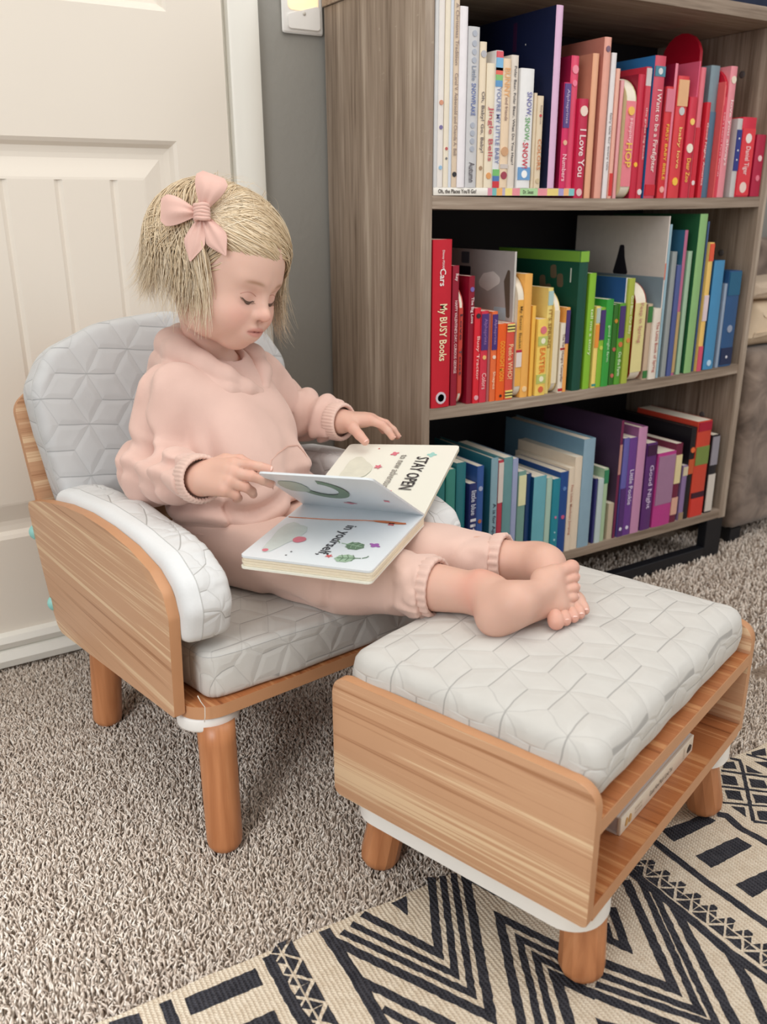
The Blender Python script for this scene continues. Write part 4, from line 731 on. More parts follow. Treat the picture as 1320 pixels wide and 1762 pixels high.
# chevrons left of the footstool leg
spx(0.0105, c2(-60, 338), c2(420, 590), c2(375, 110)); spx(0.0085, c2(-130, 402), c2(525, 722), c2(448, 100)); spx(0.0085, c2(-190, 452), c2(632, 845), c2(515, 85))
spx(0.0115, c2(-255, 503), c2(752, 992), c2(592, 100), c2(1200, 420)); mpx(c2(120, 272), c2(218, 225), c2(230, 350))
spx(0.0105, c2(960, 1100), c2(805, 362), c2(1330, 620)); spx(0.0085, c2(1075, 1100), c2(928, 492), c2(1330, 690)); spx(0.0085, c2(1160, 1100), c2(1035, 605), c2(1360, 770)); spx(0.012, c2(1270, 1100), c2(1160, 735), c2(1420, 860))
spx(0.011, c2(-120, 735), c2(520, 1055)); spx(0.009, c2(70, 940), c2(330, 1075))
# chevrons right of the leg
spx(0.0115, c3(255, 930), c3(735, 1110), c3(430, 420)); spx(0.0085, c3(255, 1010), c3(895, 1250), c3(500, 370)); spx(0.0085, c3(240, 1075), c3(1010, 1345), c3(600, 480)); spx(0.0115, c3(190, 1125), c3(760, 1350))
spx(0.0115, c3(1130, 1345), c3(740, 600)); spx(0.0105, c3(265, 770), c3(430, 845), c3(340, 590)); spx(0.007, c3(270, 715), c3(325, 760), c3(300, 690))
spx(0.012, c3(440, 350), c3(860, 685), c3(1060, 860), c3(1400, 1100)); spx(0.012, c3(1080, 880), c3(1180, 1040), c3(1330, 1360)); spx(0.010, c3(20, 1130), c3(85, 1345)); mpx(c3(235, 1290), c3(420, 1345), c3(260, 1345))
# straight bands
spx(0.0105, c3(600, 170), c3(920, 420), c3(1340, 715)); spx(0.0105, c4(800, 905), c4(900, 920), c4(1040, 1050), c4(1340, 1210)); mpx(c3(650, 105), c3(830, 45), c3(910, 5), c3(1000, 45), c3(735, 178)); mpx(c3(870, 268), c3(1130, 148), c3(1230, 205), c3(970, 345)); mpx(c3(1120, 450), c3(1400, 320), c3(1480, 380), c3(1230, 530))
# diamond lattice at the right
for q in (((850, 500), (990, 520), (1030, 610), (865, 590)), ((885, 660), (1040, 670), (1075, 770), (915, 745)), ((865, 370), (980, 365), (1000, 440), (860, 430)), ((1135, 540), (1290, 560), (1330, 640), (1160, 630)), ((1170, 700), (1330, 720), (1340, 800), (1200, 790)), ((1215, 875), (1340, 880), (1340, 975), (1240, 965)), ((950, 825), (1085, 840), (1110, 940)), ((1100, 400), (1270, 490), (1115, 475)), ((1155, 265), (1300, 225), (1310, 300), (1170, 300)), ((1190, 365), (1340, 370), (1340, 440))): mpx(*[c4(*p) for p in q])
spx(0.0045, c4(850, 460), c4(1340, 525)); spx(0.004, c4(850, 620), c4(1340, 680)); spx(0.004, c4(860, 785), c4(1340, 830)); spx(0.0055, c4(940, 330), c4(1040, 350), c4(1080, 500), c4(1180, 980)); spx(0.005, c4(1110, 290), c4(1340, 350)); spx(0.005, c4(1180, 980), c4(1340, 1000))
# left bands
spx(0.0125, c1(770, 455), c1(900, 700), c1(970, 800)); mpx(c1(380, 655), c1(715, 512), c1(748, 590), c1(410, 735)); mpx(c1(600, 800), c1(800, 712), c1(850, 800)); spx(0.012, c1(285, 670), c1(340, 800)); mpx(c1(20, 770), c1(165, 722), c1(185, 790), c1(20, 800))
spx(0.0135, c1(1040, 330), c1(1180, 540), c1(1330, 800)); # rows of small triangles inside both narrow bands
def tri_band(a, b, wid, n, flip=False):
    A, B2 = np.array(rc(*a)), np.array(rc(*b)); d = (B2-A)/np.linalg.norm(B2-A); q = np.array([-d[1], d[0]])*(-1 if flip else 1); L = np.linalg.norm(B2-A)/n; g = 0.0022
    for i in range(n):
        o = A+d*L*i; f = lambda s, t: tuple(o+d*L*s+q*wid*t)
        motif([f(0.07, 0.02), f(0.93, 0.02), f(0.5, 0.44)]); motif([f(0.02, 0.14), f(0.36, 0.47), f(0.02, 0.47)]); motif([f(0.98, 0.14), f(0.98, 0.47), f(0.64, 0.47)])
        motif([f(0.05, 0.55), f(0.44, 0.55), f(0.25, 0.78)]); motif([f(0.56, 0.55), f(0.95, 0.55), f(0.75, 0.78)]); motif([f(0.30, 0.86), f(0.5, 0.62), f(0.70, 0.86), f(0.64, 0.96), f(0.36, 0.96)])
tri_band(c3(450, 330), c3(1400, 1050), 0.034, 9, True); tri_band(c1(880, 370), c1(1120, 790), 0.034, 4)
# ------------------------------------------------------------------ carpet pile
def pile():
    rng = np.random.default_rng(7)
    # ground patches: x0,x1,y0,y1,spacing
    def patch(x0, x1, y0, y1, sp):
        nx, ny = int((x1-x0)/sp), int((y1-y0)/sp); gx, gy = np.meshgrid(np.arange(nx), np.arange(ny)); p = np.c_[(gx.ravel()+rng.uniform(-.5, .5, nx*ny))*sp+x0, (gy.ravel()+rng.uniform(-.5, .5, nx*ny))*sp+y0]; return p
    pts = np.concatenate([patch(-0.5, -0.05, 0.5, 1.58, 0.0058), patch(-0.05, 0.62, 0.66, 1.58, 0.0038), patch(0.62, 1.30, 0.66, 1.30, 0.0044), patch(1.30, 2.6, 0.85, 1.40, 0.0085), patch(0.62, 1.30, 1.30, 1.56, 0.009)])
    rel = pts-RO[:2]; inr = rel@RYA[:2]; xr = rel@RXA[:2]
    pts = pts[(inr < 0.004)]
    # keep only what the camera can see (roughly)
    P3 = np.c_[pts, np.zeros(len(pts))]-CAM0; c = P3@RC.T; u = CXP+FPX*c[:, 0]/c[:, 2]; v = CYP+FPX*c[:, 1]/c[:, 2]
    pts = pts[(u > -600) & (u < 1800) & (v > 800) & (v < 2400)]; n = len(pts)
    near = np.clip(1.35-np.linalg.norm(pts-[0, 0], axis=1)*0.25, 0.75, 1.3)
    ang = np.array([noise.noise(Vector((x*9, y*9, 0)))*2.5 for x, y in pts])+rng.normal(0, 2.2, n); lean = rng.uniform(0.1, 0.75, n); h = rng.uniform(0.009, 0.0155, n); r = rng.uniform(0.0012, 0.0019, n)
    big = pts[:, 0] > 1.30; r[big] *= 1.7
    z0 = -0.010
    dx, dy = np.cos(ang), np.sin(ang); vs = np.zeros((n, 7, 3), np.float32)
    off = np.array([0, 2*PI/3, 4*PI/3])
    for k in range(3):
        a = off[k]+ang; vs[:, k, 0] = pts[:, 0]+np.cos(a)*r; vs[:, k, 1] = pts[:, 1]+np.sin(a)*r; vs[:, k, 2] = z0
        a2 = a+0.8; vs[:, 3+k, 0] = pts[:, 0]+dx*lean*h*0.35+np.cos(a2)*r*1.15; vs[:, 3+k, 1] = pts[:, 1]+dy*lean*h*0.35+np.sin(a2)*r*1.15; vs[:, 3+k, 2] = z0+h*0.62
    vs[:, 6, 0] = pts[:, 0]+dx*lean*h; vs[:, 6, 1] = pts[:, 1]+dy*lean*h; vs[:, 6, 2] = z0+h
    f = np.array([[0, 1, 4], [0, 4, 3], [1, 2, 5], [1, 5, 4], [2, 0, 3], [2, 3, 5], [3, 4, 6], [4, 5, 6], [5, 3, 6]]); F = (f[None]+(np.arange(n)*7)[:, None, None]).reshape(-1, 3)
    me = bpy.data.meshes.new('carpet_pile'); me.vertices.add(n*7); me.vertices.foreach_set('co', vs.ravel()); m = len(F)
    me.loops.add(m*3); me.loops.foreach_set('vertex_index', F.ravel().astype(np.int32)); me.polygons.add(m); me.polygons.foreach_set('loop_start', np.arange(m, dtype=np.int32)*3); me.polygons.foreach_set('loop_total', np.full(m, 3, np.int32)); me.update()
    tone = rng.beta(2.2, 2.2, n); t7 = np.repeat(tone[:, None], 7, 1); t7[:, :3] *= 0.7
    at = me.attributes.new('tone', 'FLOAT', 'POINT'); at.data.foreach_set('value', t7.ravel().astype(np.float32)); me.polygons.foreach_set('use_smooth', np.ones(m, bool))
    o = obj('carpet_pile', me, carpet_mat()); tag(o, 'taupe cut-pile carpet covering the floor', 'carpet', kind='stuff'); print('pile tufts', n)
pile()
# ------------------------------------------------------------------ organic shapes: distance fields turned into meshes
f4 = np.float32
def seg_d(p, a, b, ra, rb):
    a = np.array(a, f4); b = np.array(b, f4); ab = b-a; t = np.clip((p-a)@ab/max(1e-12, float(ab@ab)), 0, 1)
    return np.linalg.norm(p-(a+t[:, None]*ab), axis=1)-(ra+(rb-ra)*t)
def ell_d(p, c, r, Rm=None):
    q = p-np.array(c, f4)
    if Rm is not None: q = q@np.array(Rm, f4)
    r = np.array(r, f4); k0 = np.linalg.norm(q/r, axis=1); k1 = np.linalg.norm(q/(r*r), axis=1); return k0*(k0-1)/np.maximum(k1, 1e-9)
def smin(a, b, k):
    h = np.clip(0.5+0.5*(b-a)/k, 0, 1); return b*(1-h)+a*h-k*h*(1-h)
def smax(a, b, k): return -smin(-a, -b, k)
_rg = np.random.default_rng(3); _perm = _rg.permutation(256); _perm = np.r_[_perm, _perm]; _val = _rg.uniform(-1, 1, 256).astype(f4)
def vnoise(p):
    """smooth value noise, array in, [-1,1] out"""
    i = np.floor(p).astype(int); f = p-i; u = f*f*(3-2*f); i &= 255; out = 0
    for dx in (0, 1):
        for dy in (0, 1):
            for dz in (0, 1):
                h = _val[_perm[_perm[_perm[(i[:, 0]+dx) & 255]+((i[:, 1]+dy) & 255)]+((i[:, 2]+dz) & 255)]]
                out = out+h*(u[:, 0] if dx else 1-u[:, 0])*(u[:, 1] if dy else 1-u[:, 1])*(u[:, 2] if dz else 1-u[:, 2])
    return out
def surf(f, lo, hi, h, cs=4, smooth=1):
    """surface nets over a sparse fine grid; returns verts, quads"""
    lo = np.array(lo, float); n = (np.ceil((np.array(hi)-lo)/(h*cs)).astype(int)*cs)+1
    cn = (n-1)//cs+1; g = np.stack(np.meshgrid(*[np.arange(c) for c in cn], indexing='ij'), -1).reshape(-1, 3)
    C = f((lo+g*h*cs).astype(f4)).reshape(cn); near = np.abs(C) < h*cs*2.2
    N = near[:-1, :-1, :-1].copy()
    for a in (0, 1):
        for b in (0, 1):
            for c in (0, 1): N |= near[a:cn[0]-1+a, b:cn[1]-1+b, c:cn[2]-1+c]
    up = lambda A: np.repeat(np.repeat(np.repeat(A, cs, 0), cs, 1), cs, 2)
    V = np.full(n, 1.0, f4); V[:-1, :-1, :-1] = np.where(up(C[:-1, :-1, :-1]) < 0, -1, 1)
    mk = np.zeros(n, bool); mk[:-1, :-1, :-1] = up(N); mk[1:, 1:, 1:] |= mk[:-1, :-1, :-1].copy()
    idx = np.argwhere(mk); V[mk] = f((lo+idx*h).astype(f4)); s = V < 0
    c8 = [(a, b, c) for a in (0, 1) for b in (0, 1) for c in (0, 1)]; sl = lambda o: tuple(slice(o[k], n[k]-1+o[k]) for k in range(3))
    cnt = sum(s[sl(o)].astype(np.int8) for o in c8); act = (cnt > 0) & (cnt < 8); ai = np.argwhere(act); idm = np.full(act.shape, -1, np.int64); idm[act] = np.arange(len(ai))
    acc = np.zeros((len(ai), 3)); wt = np.zeros(len(ai))
    for o in c8:
        for ax in range(3):
            if o[ax]: continue
            o2 = list(o); o2[ax] = 1; va = V[tuple((ai+o).T)]; vb = V[tuple((ai+o2).T)]; m = (va < 0) != (vb < 0); t = np.where(m, va/np.where(m, va-vb, 1), 0)
            q = np.tile(np.array(o, float), (len(ai), 1)); q[:, ax] += t; acc[m] += q[m]; wt[m] += 1
    verts = lo+(ai+acc/wt[:, None])*h; quads = []
    for ax in range(3):
        o1, o2 = [(1, 2), (2, 0), (0, 1)][ax]; A = s; B2 = np.roll(s, -1, ax); e = A != B2; e[tuple(slice(-1, None) if k == ax else slice(None) for k in range(3))] = False
        ei = np.argwhere(e); ok = (ei[:, o1] > 0) & (ei[:, o2] > 0) & (ei[:, o1] < n[o1]-1) & (ei[:, o2] < n[o2]-1); ei = ei[ok]
        d1 = np.zeros(3, int); d1[o1] = 1; d2 = np.zeros(3, int); d2[o2] = 1
        q = np.stack([idm[tuple(x.T)] for x in (ei, ei-d1, ei-d1-d2, ei-d2)], 1); fl = ~A[tuple(ei.T)]; q[fl] = q[fl][:, ::-1]; quads.append(q)
    Q = np.concatenate(quads); Q = Q[(Q >= 0).all(1)]
    for _ in range(smooth): verts = relax(verts, Q, 0.5)
    return verts, Q
def relax(v, Q, lam):
    acc = np.zeros_like(v); w = np.zeros(len(v))
    for a, b in ((0, 1), (1, 2), (2, 3), (3, 0)):
        for x, y in ((a, b), (b, a)): np.add.at(acc, Q[:, x], v[Q[:, y]]); np.add.at(w, Q[:, x], 1)
    return v+(acc/np.maximum(w, 1)[:, None]-v)*lam
def np_mesh(name, v, Q, mat, parent=None, col=None, uv=None):
    me = bpy.data.meshes.new(name); me.vertices.add(len(v)); me.vertices.foreach_set('co', np.asarray(v, f4).ravel()); m = len(Q); k = Q.shape[1]
    me.loops.add(m*k); me.loops.foreach_set('vertex_index', Q.ravel().astype(np.int32)); me.polygons.add(m); me.polygons.foreach_set('loop_start', np.arange(m, dtype=np.int32)*k); me.polygons.foreach_set('loop_total', np.full(m, k, np.int32)); me.polygons.foreach_set('use_smooth', np.ones(m, bool)); me.update()
    if col is not None: a = me.color_attributes.new('tint', 'FLOAT_COLOR', 'POINT'); a.data.foreach_set('color', np.c_[col, np.ones(len(col))].astype(f4).ravel())
    return obj(name, me, mat, parent)
def V3(*a): return np.array(a, float)
def unit(a): a = np.array(a, float); return a/np.linalg.norm(a)
# ------------------------------------------------------------------ the child, in the chair's own frame (x along the seat, y to the back)
def rotm(yaw, pit, rol):
    cy, sy, cp, sp, cr, sr = math.cos(yaw), math.sin(yaw), math.cos(pit), math.sin(pit), math.cos(rol), math.sin(rol)
    return np.array([[cy, -sy, 0], [sy, cy, 0], [0, 0, 1]])@np.array([[1, 0, 0], [0, cp, -sp], [0, sp, cp]])@np.array([[cr, 0, sr], [0, 1, 0], [-sr, 0, cr]])
HR = rotm(R_(202), R_(-18), R_(-9)); HP = V3(0.196, 0.273, 0.719); HS = 1.08
def h2c(q): return (np.asarray(q)*HS)@HR.T+HP
def c2h(p): return ((np.asarray(p)-HP)@HR)/HS
NECK = V3(0.196, 0.300, 0.592)
def head_sdf(p):
    q = c2h(p).astype(f4); ax = np.abs(q[:, 0]); m = np.c_[ax, q[:, 1:]]
    d = ell_d(q, (0, -0.010, 0.022), (0.070, 0.085, 0.078))
    d = smin(d, ell_d(q, (0, 0.030, 0.010), (0.058, 0.046, 0.062)), 0.03)              # forehead
    d = smin(d, ell_d(m, (0.026, 0.030, -0.046), (0.034, 0.038, 0.034)), 0.03)          # cheeks
    d = smin(d, ell_d(q, (0, 0.034, -0.045), (0.040, 0.042, 0.040)), 0.02)
    d = smin(d, ell_d(q, (0, 0.054, -0.076), (0.017, 0.013, 0.012)), 0.022)             # chin
    d = smin(d, ell_d(m, (0.038, 0.016, -0.050), (0.025, 0.032, 0.027)), 0.02)          # jaw
    d = smin(d, ell_d(m, (0.031, 0.056, -0.041), (0.017, 0.014, 0.015)), 0.020)         # apple of the cheek
    d = smax(d, -ell_d(m, (0.027, 0.086, -0.010), (0.016, 0.013, 0.0105)), 0.016)       # socket
    d = smin(d, ell_d(m, (0.0265, 0.0585, -0.0145), (0.0150, 0.0135, 0.0115)), 0.006)   # lid over the eyeball
    d = smin(d, seg_d(m, (0.010, 0.072, 0.004), (0.038, 0.062, 0.008), 0.005, 0.004), 0.014)   # brow ridge
    d = smin(d, seg_d(q, (0, 0.071, -0.004), (0, 0.083, -0.030), 0.0060, 0.0075), 0.010)   # nose
    d = smin(d, ell_d(q, (0, 0.0860, -0.0325), (0.0085, 0.0085, 0.0075)), 0.006); d = smin(d, ell_d(m, (0.0095, 0.0775, -0.0355), (0.0060, 0.0065, 0.0052)), 0.005)
    d = smax(d, -ell_d(m, (0.0050, 0.0835, -0.0408), (0.0026, 0.0035, 0.0030)), 0.002)
    d = smin(d, ell_d(q, (0, 0.0735, -0.058), (0.020, 0.0085, 0.014)), 0.012)           # muzzle
    d = smin(d, ell_d(q, (0, 0.0800, -0.0522), (0.0125, 0.0045, 0.0034)), 0.005); d = smin(d, ell_d(q, (0, 0.0770, -0.0600), (0.0105, 0.0050, 0.0040)), 0.005)
    d = smax(d, -ell_d(m, (0.0, 0.0860, -0.0562), (0.0150, 0.0065, 0.0009)), 0.0025)    # mouth line
    d = smax(d, -ell_d(q, (0, 0.0855, -0.0455), (0.0022, 0.004, 0.004)), 0.003)
    d = smin(d, ell_d(m, (0.066, -0.006, -0.018), (0.007, 0.014, 0.020)), 0.006)        # ears
    return d*HS
def head_full(p):
    d = head_sdf(p); d = smin(d, seg_d(p, NECK+V3(0, 0.01, -0.04), h2c((0, -0.018, -0.05)), 0.034, 0.034), 0.018)
    return smin(d, seg_d(p, NECK+V3(0.06, 0.02, -0.035), NECK+V3(-0.06, 0.0, -0.035), 0.03, 0.03), 0.03)
# joints
SHR, ELR, WRR = V3(0.100, 0.256, 0.553), V3(0.056, 0.262, 0.446), V3(0.056, 0.106, 0.474)
SHL, ELL_, WRL = V3(0.276, 0.332, 0.548), V3(0.352, 0.362, 0.470), V3(0.379, 0.246, 0.474)
HIPR, KNR, ANR = V3(0.150, 0.205, 0.335), V3(0.205, 0.000, 0.336), V3(0.280, -0.192, 0.352)
HIPL, KNL, ANL = V3(0.240, 0.245, 0.335), V3(0.322, -0.020, 0.338), V3(0.392, -0.172, 0.358)
PEL = V3(0.196, 0.235, 0.345)
def chain(p, d, pts, k):
    for (a, ra), (b, rb) in zip(pts[:-1], pts[1:]):
        e = seg_d(p, a, b, ra, rb); d = e if d is None else smin(d, e, k)
    return d
def hand_pts(w, f, d, fingers, thumb, flip):
    """finger joint chains; f forward, d back-of-hand, thumb side t"""
    f = unit(f); d = np.array(d, float); d = unit(d-f*(d@f)); t = np.cross(d, f)*(1 if not flip else -1); out = []
    spec = [(0.0165, 0.050, (0.021, 0.014, 0.011), 0.0066), (0.0055, 0.053, (0.023, 0.016, 0.012), 0.0067), (-0.0055, 0.050, (0.021, 0.014, 0.011), 0.0064), (-0.0155, 0.045, (0.016, 0.011, 0.010), 0.0058)]
    for (o, L, ph, r), (spread, bends) in zip(spec, fingers):
        base = w+t*o*0.6+f*0.006; kn = w+f*L+t*o*1.12; dr = unit(f*math.cos(spread)+t*math.sin(spread)); nd = d.copy(); a = 0; P = [(base, 0.011), (kn, r*1.22)]; c = kn
        for k in range(3):
            a += bends[k]; v = dr*math.cos(a)-nd*math.sin(a); c = c+v*ph[k]; P.append((c, r*(1.0-0.08*k)))
        out.append(P)
    c = w+f*0.012+t*0.012; P = [(c, 0.0115)]
    for v, L, r in thumb: c = c+unit(f*v[0]+t*v[1]-d*v[2])*L; P.append((c, r))
    out.append(P); return out, f, d, t
HAND_R = hand_pts(WRR, V3(0.40, -0.88, 0.16), V3(-0.72, -0.25, 0.62), [(0.02, (0.25, 0.30, 0.15)), (-0.02, (0.45, 0.50, 0.25)), (-0.06, (0.75, 0.85, 0.4)), (-0.12, (0.95, 1.0, 0.5))], [((0.75, 0.62, 0.25), 0.024, 0.0088), ((0.90, 0.15, 0.35), 0.019, 0.0078), ((0.95, -0.35, 0.25), 0.015, 0.0068)], False)
HAND_L = hand_pts(WRL, V3(0.78, -0.62, 0.08), V3(0.06, 0.10, 0.99), [(0.22, (0.42, 0.42, 0.22)), (0.02, (0.40, 0.40, 0.22)), (-0.18, (0.45, 0.42, 0.22)), (-0.38, (0.50, 0.4, 0.2))], [((0.45, 0.85, 0.35), 0.024, 0.0088), ((0.55, 0.72, 0.62), 0.019, 0.0078), ((0.62, 0.60, 0.70), 0.015, 0.0068)], True)
def hand_sdf(H, wr, el):
    ch, f, d, t = H
    def g(p):
        s = seg_d(p, el, wr, 0.0215, 0.0205)
        s = smin(s, seg_d(p, wr+f*0.010+t*0.006, wr+f*0.042+t*0.010, 0.0125, 0.0110), 0.012); s = smin(s, seg_d(p, wr+f*0.010-t*0.007, wr+f*0.040-t*0.011, 0.0125, 0.0100), 0.012)
        fl = []
        for P in ch:
            e = None
            for (a, ra), (b, rb) in zip(P[:-1], P[1:]): q = seg_d(p, a, b, ra, rb); e = q if e is None else smin(e, q, 0.0022)
            s2 = seg_d(p, P[0][0], P[1][0], P[0][1], P[1][1]); s = smin(s, s2, 0.008); fl.append(e)
        F = np.minimum.reduce(fl); return smin(s, F, 0.0035)
    return g
def foot_pts(heel, f, d, right):
    f = unit(f); d = np.array(d, float); d = unit(d-f*(d@f)); m = np.cross(d, f)*(1 if right else -1)
    return heel, f, d, m
FOOT_R = foot_pts(V3(0.260, -0.222, 0.3405), V3(0.93, -0.26, 0.20), V3(-0.33, -0.72, 0.55), True)
FOOT_L = foot_pts(V3(0.398, -0.176, 0.343), V3(-0.52, -0.84, -0.07), V3(-0.10, -0.16, 0.98), False)
def foot_sdf(F, an, kn, sc=1.0, ankle_off=0.018):
    h, f, d, m = F
    P = lambda a, b, c: h+(f*a+d*b+m*c)*sc
    def g(p):
        s = seg_d(p, kn, an, 0.036, 0.0240); s = smin(s, ell_d(p, P(0.0, 0.004, 0), (0.0215, 0.0215, 0.0215)), 0.022)
        s = smin(s, seg_d(p, an, P(0.022, 0.022, 0.002), 0.023, 0.021), 0.02); s = smin(s, seg_d(p, P(0.022, 0.022, 0.004), P(0.070, 0.010, 0.006), 0.0215, 0.0140), 0.02)
        s = smin(s, seg_d(p, P(0.005, 0.0, -0.004), P(0.075, 0.001, -0.014), 0.019, 0.0125), 0.018); s = smin(s, seg_d(p, P(0.072, 0.003, 0.017), P(0.088, 0.003, 0.017), 0.0140, 0.0110), 0.012)
        s = smin(s, seg_d(p, P(0.085, 0.004, 0.014), P(0.078, 0.003, -0.018), 0.0110, 0.0095), 0.012)
        s = smin(s, ell_d(p, an+m*0.021, (0.0085,)*3), 0.014); s = smin(s, ell_d(p, an-m*0.021-f*0.004, (0.0085,)*3), 0.014)
        toes = []
        for c, a0, a1, r, c1 in ((0.0185, 0.090, 0.118, 0.0100, 0.0170), (0.0055, 0.090, 0.116, 0.0070, 0.0055), (-0.0040, 0.088, 0.111, 0.0066, -0.0055), (-0.0125, 0.084, 0.105, 0.0062, -0.0150), (-0.0205, 0.078, 0.097, 0.0058, -0.0235)):
            e = seg_d(p, P(a0, 0.004, c), P(a1-0.008, 0.003, c1), r*0.85, r*0.88); e = smin(e, ell_d(p, P(a1-0.004, -0.001, c1), (r,)*3), 0.004); toes.append(e)
        return smin(s, np.minimum.reduce(toes), 0.005)
    return g
def core_sdf(p):
    d = chain(p, None, [(PEL+V3(0, 0, 0.005), 0.050), (V3(0.197, 0.268, 0.47), 0.050), (NECK+V3(0, 0.01, -0.06), 0.045)], 0.02)
    d = smin(d, seg_d(p, SHR, SHL, 0.034, 0.034), 0.03)
    for a, b, c in ((SHR, ELR, WRR), (SHL, ELL_, WRL)): d = chain(p, d, [(a, 0.028), (b, 0.021), (b+(c-b)*0.85, 0.019)], 0.012)
    for a, b, c in ((HIPR, KNR, ANR), (HIPL, KNL, ANL)): d = chain(p, d, [(a, 0.026), (b, 0.022), (b+(c-b)*0.5, 0.022)], 0.02)
    return smin(d, seg_d(p, NECK+V3(0, 0, -0.05), NECK+V3(0, 0, 0.0), 0.025, 0.022), 0.02)
def bounds(pts, m): a = np.array(pts); return a.min(0)-m, a.max(0)+m
SKIN = np.array(srgb(229, 190, 173)); parts = []
def addp(v, Q, col): parts.append((v, Q, col))
# head
lo, hi = bounds([HP, HP], 0.125); lo[2] -= 0.05
v, Q = surf(head_full, lo, hi, 0.0017, 4, 1); q = c2h(v); ax = np.abs(q[:, 0]); col = np.tile(SKIN, (len(v), 1))
def tint(w, rgb): 
    global col
    col = col*(1-w[:, None])+np.array(srgb(*rgb))*w[:, None]
gz = lambda c, r: np.exp(-(((np.c_[ax, q[:, 1], q[:, 2]]-np.array(c))/np.array(r))**2).sum(1))
tint(0.42*gz((0.034, 0.058, -0.040), (0.018, 0.03, 0.017)), (236, 150, 138)); tint(0.35*gz((0, 0.09, -0.034), (0.012, 0.02, 0.010)), (232, 150, 134)); tint(0.30*gz((0.0265, 0.07, -0.012), (0.016, 0.02, 0.010)), (214, 150, 138)); tint(0.2*gz((0, 0.06, -0.080), (0.02, 0.03, 0.012)), (232, 160, 146))
lip = np.clip(1.25-np.sqrt((q[:, 0]/0.0165)**2+((q[:, 2]+0.0562)/0.0062)**2), 0, 0.35)/0.35*(q[:, 1] > 0.070); tint(0.55*lip, (206, 118, 112)); tint(0.6*np.exp(-((q[:, 2]+0.0562)/0.0012)**2)*(ax < 0.0175)*(q[:, 1] > 0.066), (140, 60, 62))
tint(0.55*gz((0.0050, 0.084, -0.0405), (0.0030, 0.006, 0.0026)), (120, 60, 52))
bz = 0.0065-7*(ax-0.028)**2; tint(0.72*np.exp(-((q[:, 2]-bz)/0.0026)**2)*np.exp(-((ax-0.026)/0.014)**4)*(q[:, 1] > 0.045), (164, 122, 92))
addp(v, Q, col)
def limb(f, lo, hi, h, wrm=None):
    v, Q = surf(f, lo, hi, h, 4, 1); c = np.tile(SKIN*np.array([0.90, 0.84, 0.81]), (len(v), 1))
    if wrm is not None: w = wrm(v)[:, None]; c = c*(1-w)+np.array(srgb(222, 150, 132))*w
    addp(v, Q, c)
for H, wr, el in ((HAND_R, WRR, ELR), (HAND_L, WRL, ELL_)):
    e2 = wr+(el-wr)*0.45; tips = [P[-1][0] for P in H[0]]; kn = [P[k][0] for P in H[0] for k in (1, 2)]
    lo, hi = bounds(tips+kn+[wr, e2], 0.024); limb(hand_sdf(H, wr, e2), lo, hi, 0.0013, lambda v: 0.42*np.clip(1-np.min([np.linalg.norm(v-t, axis=1) for t in tips+kn], 0)/0.012, 0, 1))
for F, an, kn, rt in ((FOOT_R, ANR, KNR, True), (FOOT_L, ANL, KNL, False)):
    k2 = an+(kn-an)*0.62; h, f, d, m = F; tp = [h+f*0.12+m*0.03, h+f*0.12-m*0.03, h-f*0.02, h+d*0.03, h-d*0.015, k2, an]; lo, hi = bounds(tp, 0.03)
    limb(foot_sdf(F, an, k2, 1.07), lo, hi, 0.0015, lambda v: 0.45*np.clip(1-np.abs((v-h)@d+0.012)/0.018, 0, 1)+0.25*np.clip(((v-h)@f-0.09)/0.03, 0, 1))
lo, hi = bounds([PEL, NECK, SHR, SHL, ELR, ELL_, WRR, WRL, KNR, KNL, ANR, ANL], 0.09); v, Q = surf(core_sdf, lo, hi, 0.006, 2, 1); addp(v, Q, np.tile(SKIN, (len(v), 1)))
n0 = 0; VV, QQ, CC = [], [], []
for v, Q, c in parts: VV.append(v); QQ.append(Q+n0); CC.append(c); n0 += len(v)
def skin_mat():
    m, nt, b = new_mat('skin', SKIN, 0.48); a = nt.nodes.new('ShaderNodeAttribute'); a.attribute_name = 'tint'; nt.links.new(a.outputs['Color'], b.inputs['Base Color'])
    b.inputs['Subsurface Weight'].default_value = 0.18; b.inputs['Subsurface Radius'].default_value = (0.010, 0.004, 0.002); b.inputs['Subsurface Scale'].default_value = 0.6; b.inputs['Specular IOR Level'].default_value = 0.35
    bump(nt, b, noise_tex(nt, coord(nt), 700, 2), 0.06, 0.0005); return m
kid = np_mesh('person', np.concatenate(VV), np.concatenate(QQ), skin_mat(), None, np.concatenate(CC)); kid.location = CH; kid.rotation_euler = (0, 0, CRZ)
tag(kid, 'small blonde child in pale pink hoodie and joggers reading in the armchair, feet up', 'person')
print('person verts', n0)
# nails
M_NAIL = flat('nail', srgb(240, 196, 184), 0.3, 50, 0.02)
def nail(c, nrm, fw, w, l):
    nrm = unit(nrm); fw = unit(np.array(fw)-nrm*(np.array(fw)@nrm)); sd = np.cross(nrm, fw); vs = []
    for i in range(5):
        for j in range(5):
            a, b = (i/2-1)*0.9, (j/2-1); vs.append(c+fw*l*b*math.sqrt(max(0.2, 1-0.5*a*a))+sd*w*math.sin(a)+nrm*(w*(math.cos(a)-1)*0.8))
    mesh('nail', vs, [(i*5+j, i*5+j+1, i*5+j+6, i*5+j+5) for i in range(4) for j in range(4)], M_NAIL, kid, True)
for ch, f, d, t in (HAND_R, HAND_L):
    for P in ch:
        (a, ra), (b, rb) = P[-2], P[-1]; dv = unit(b-a); nrm = d-dv*(d@dv)
        if P is ch[4]: nrm = np.cross(dv, np.cross(t, dv))*0.5+nrm*0.6
        nail(b+unit(nrm)*rb*0.93+dv*0.0005, nrm, dv, rb*0.72, rb*0.62)
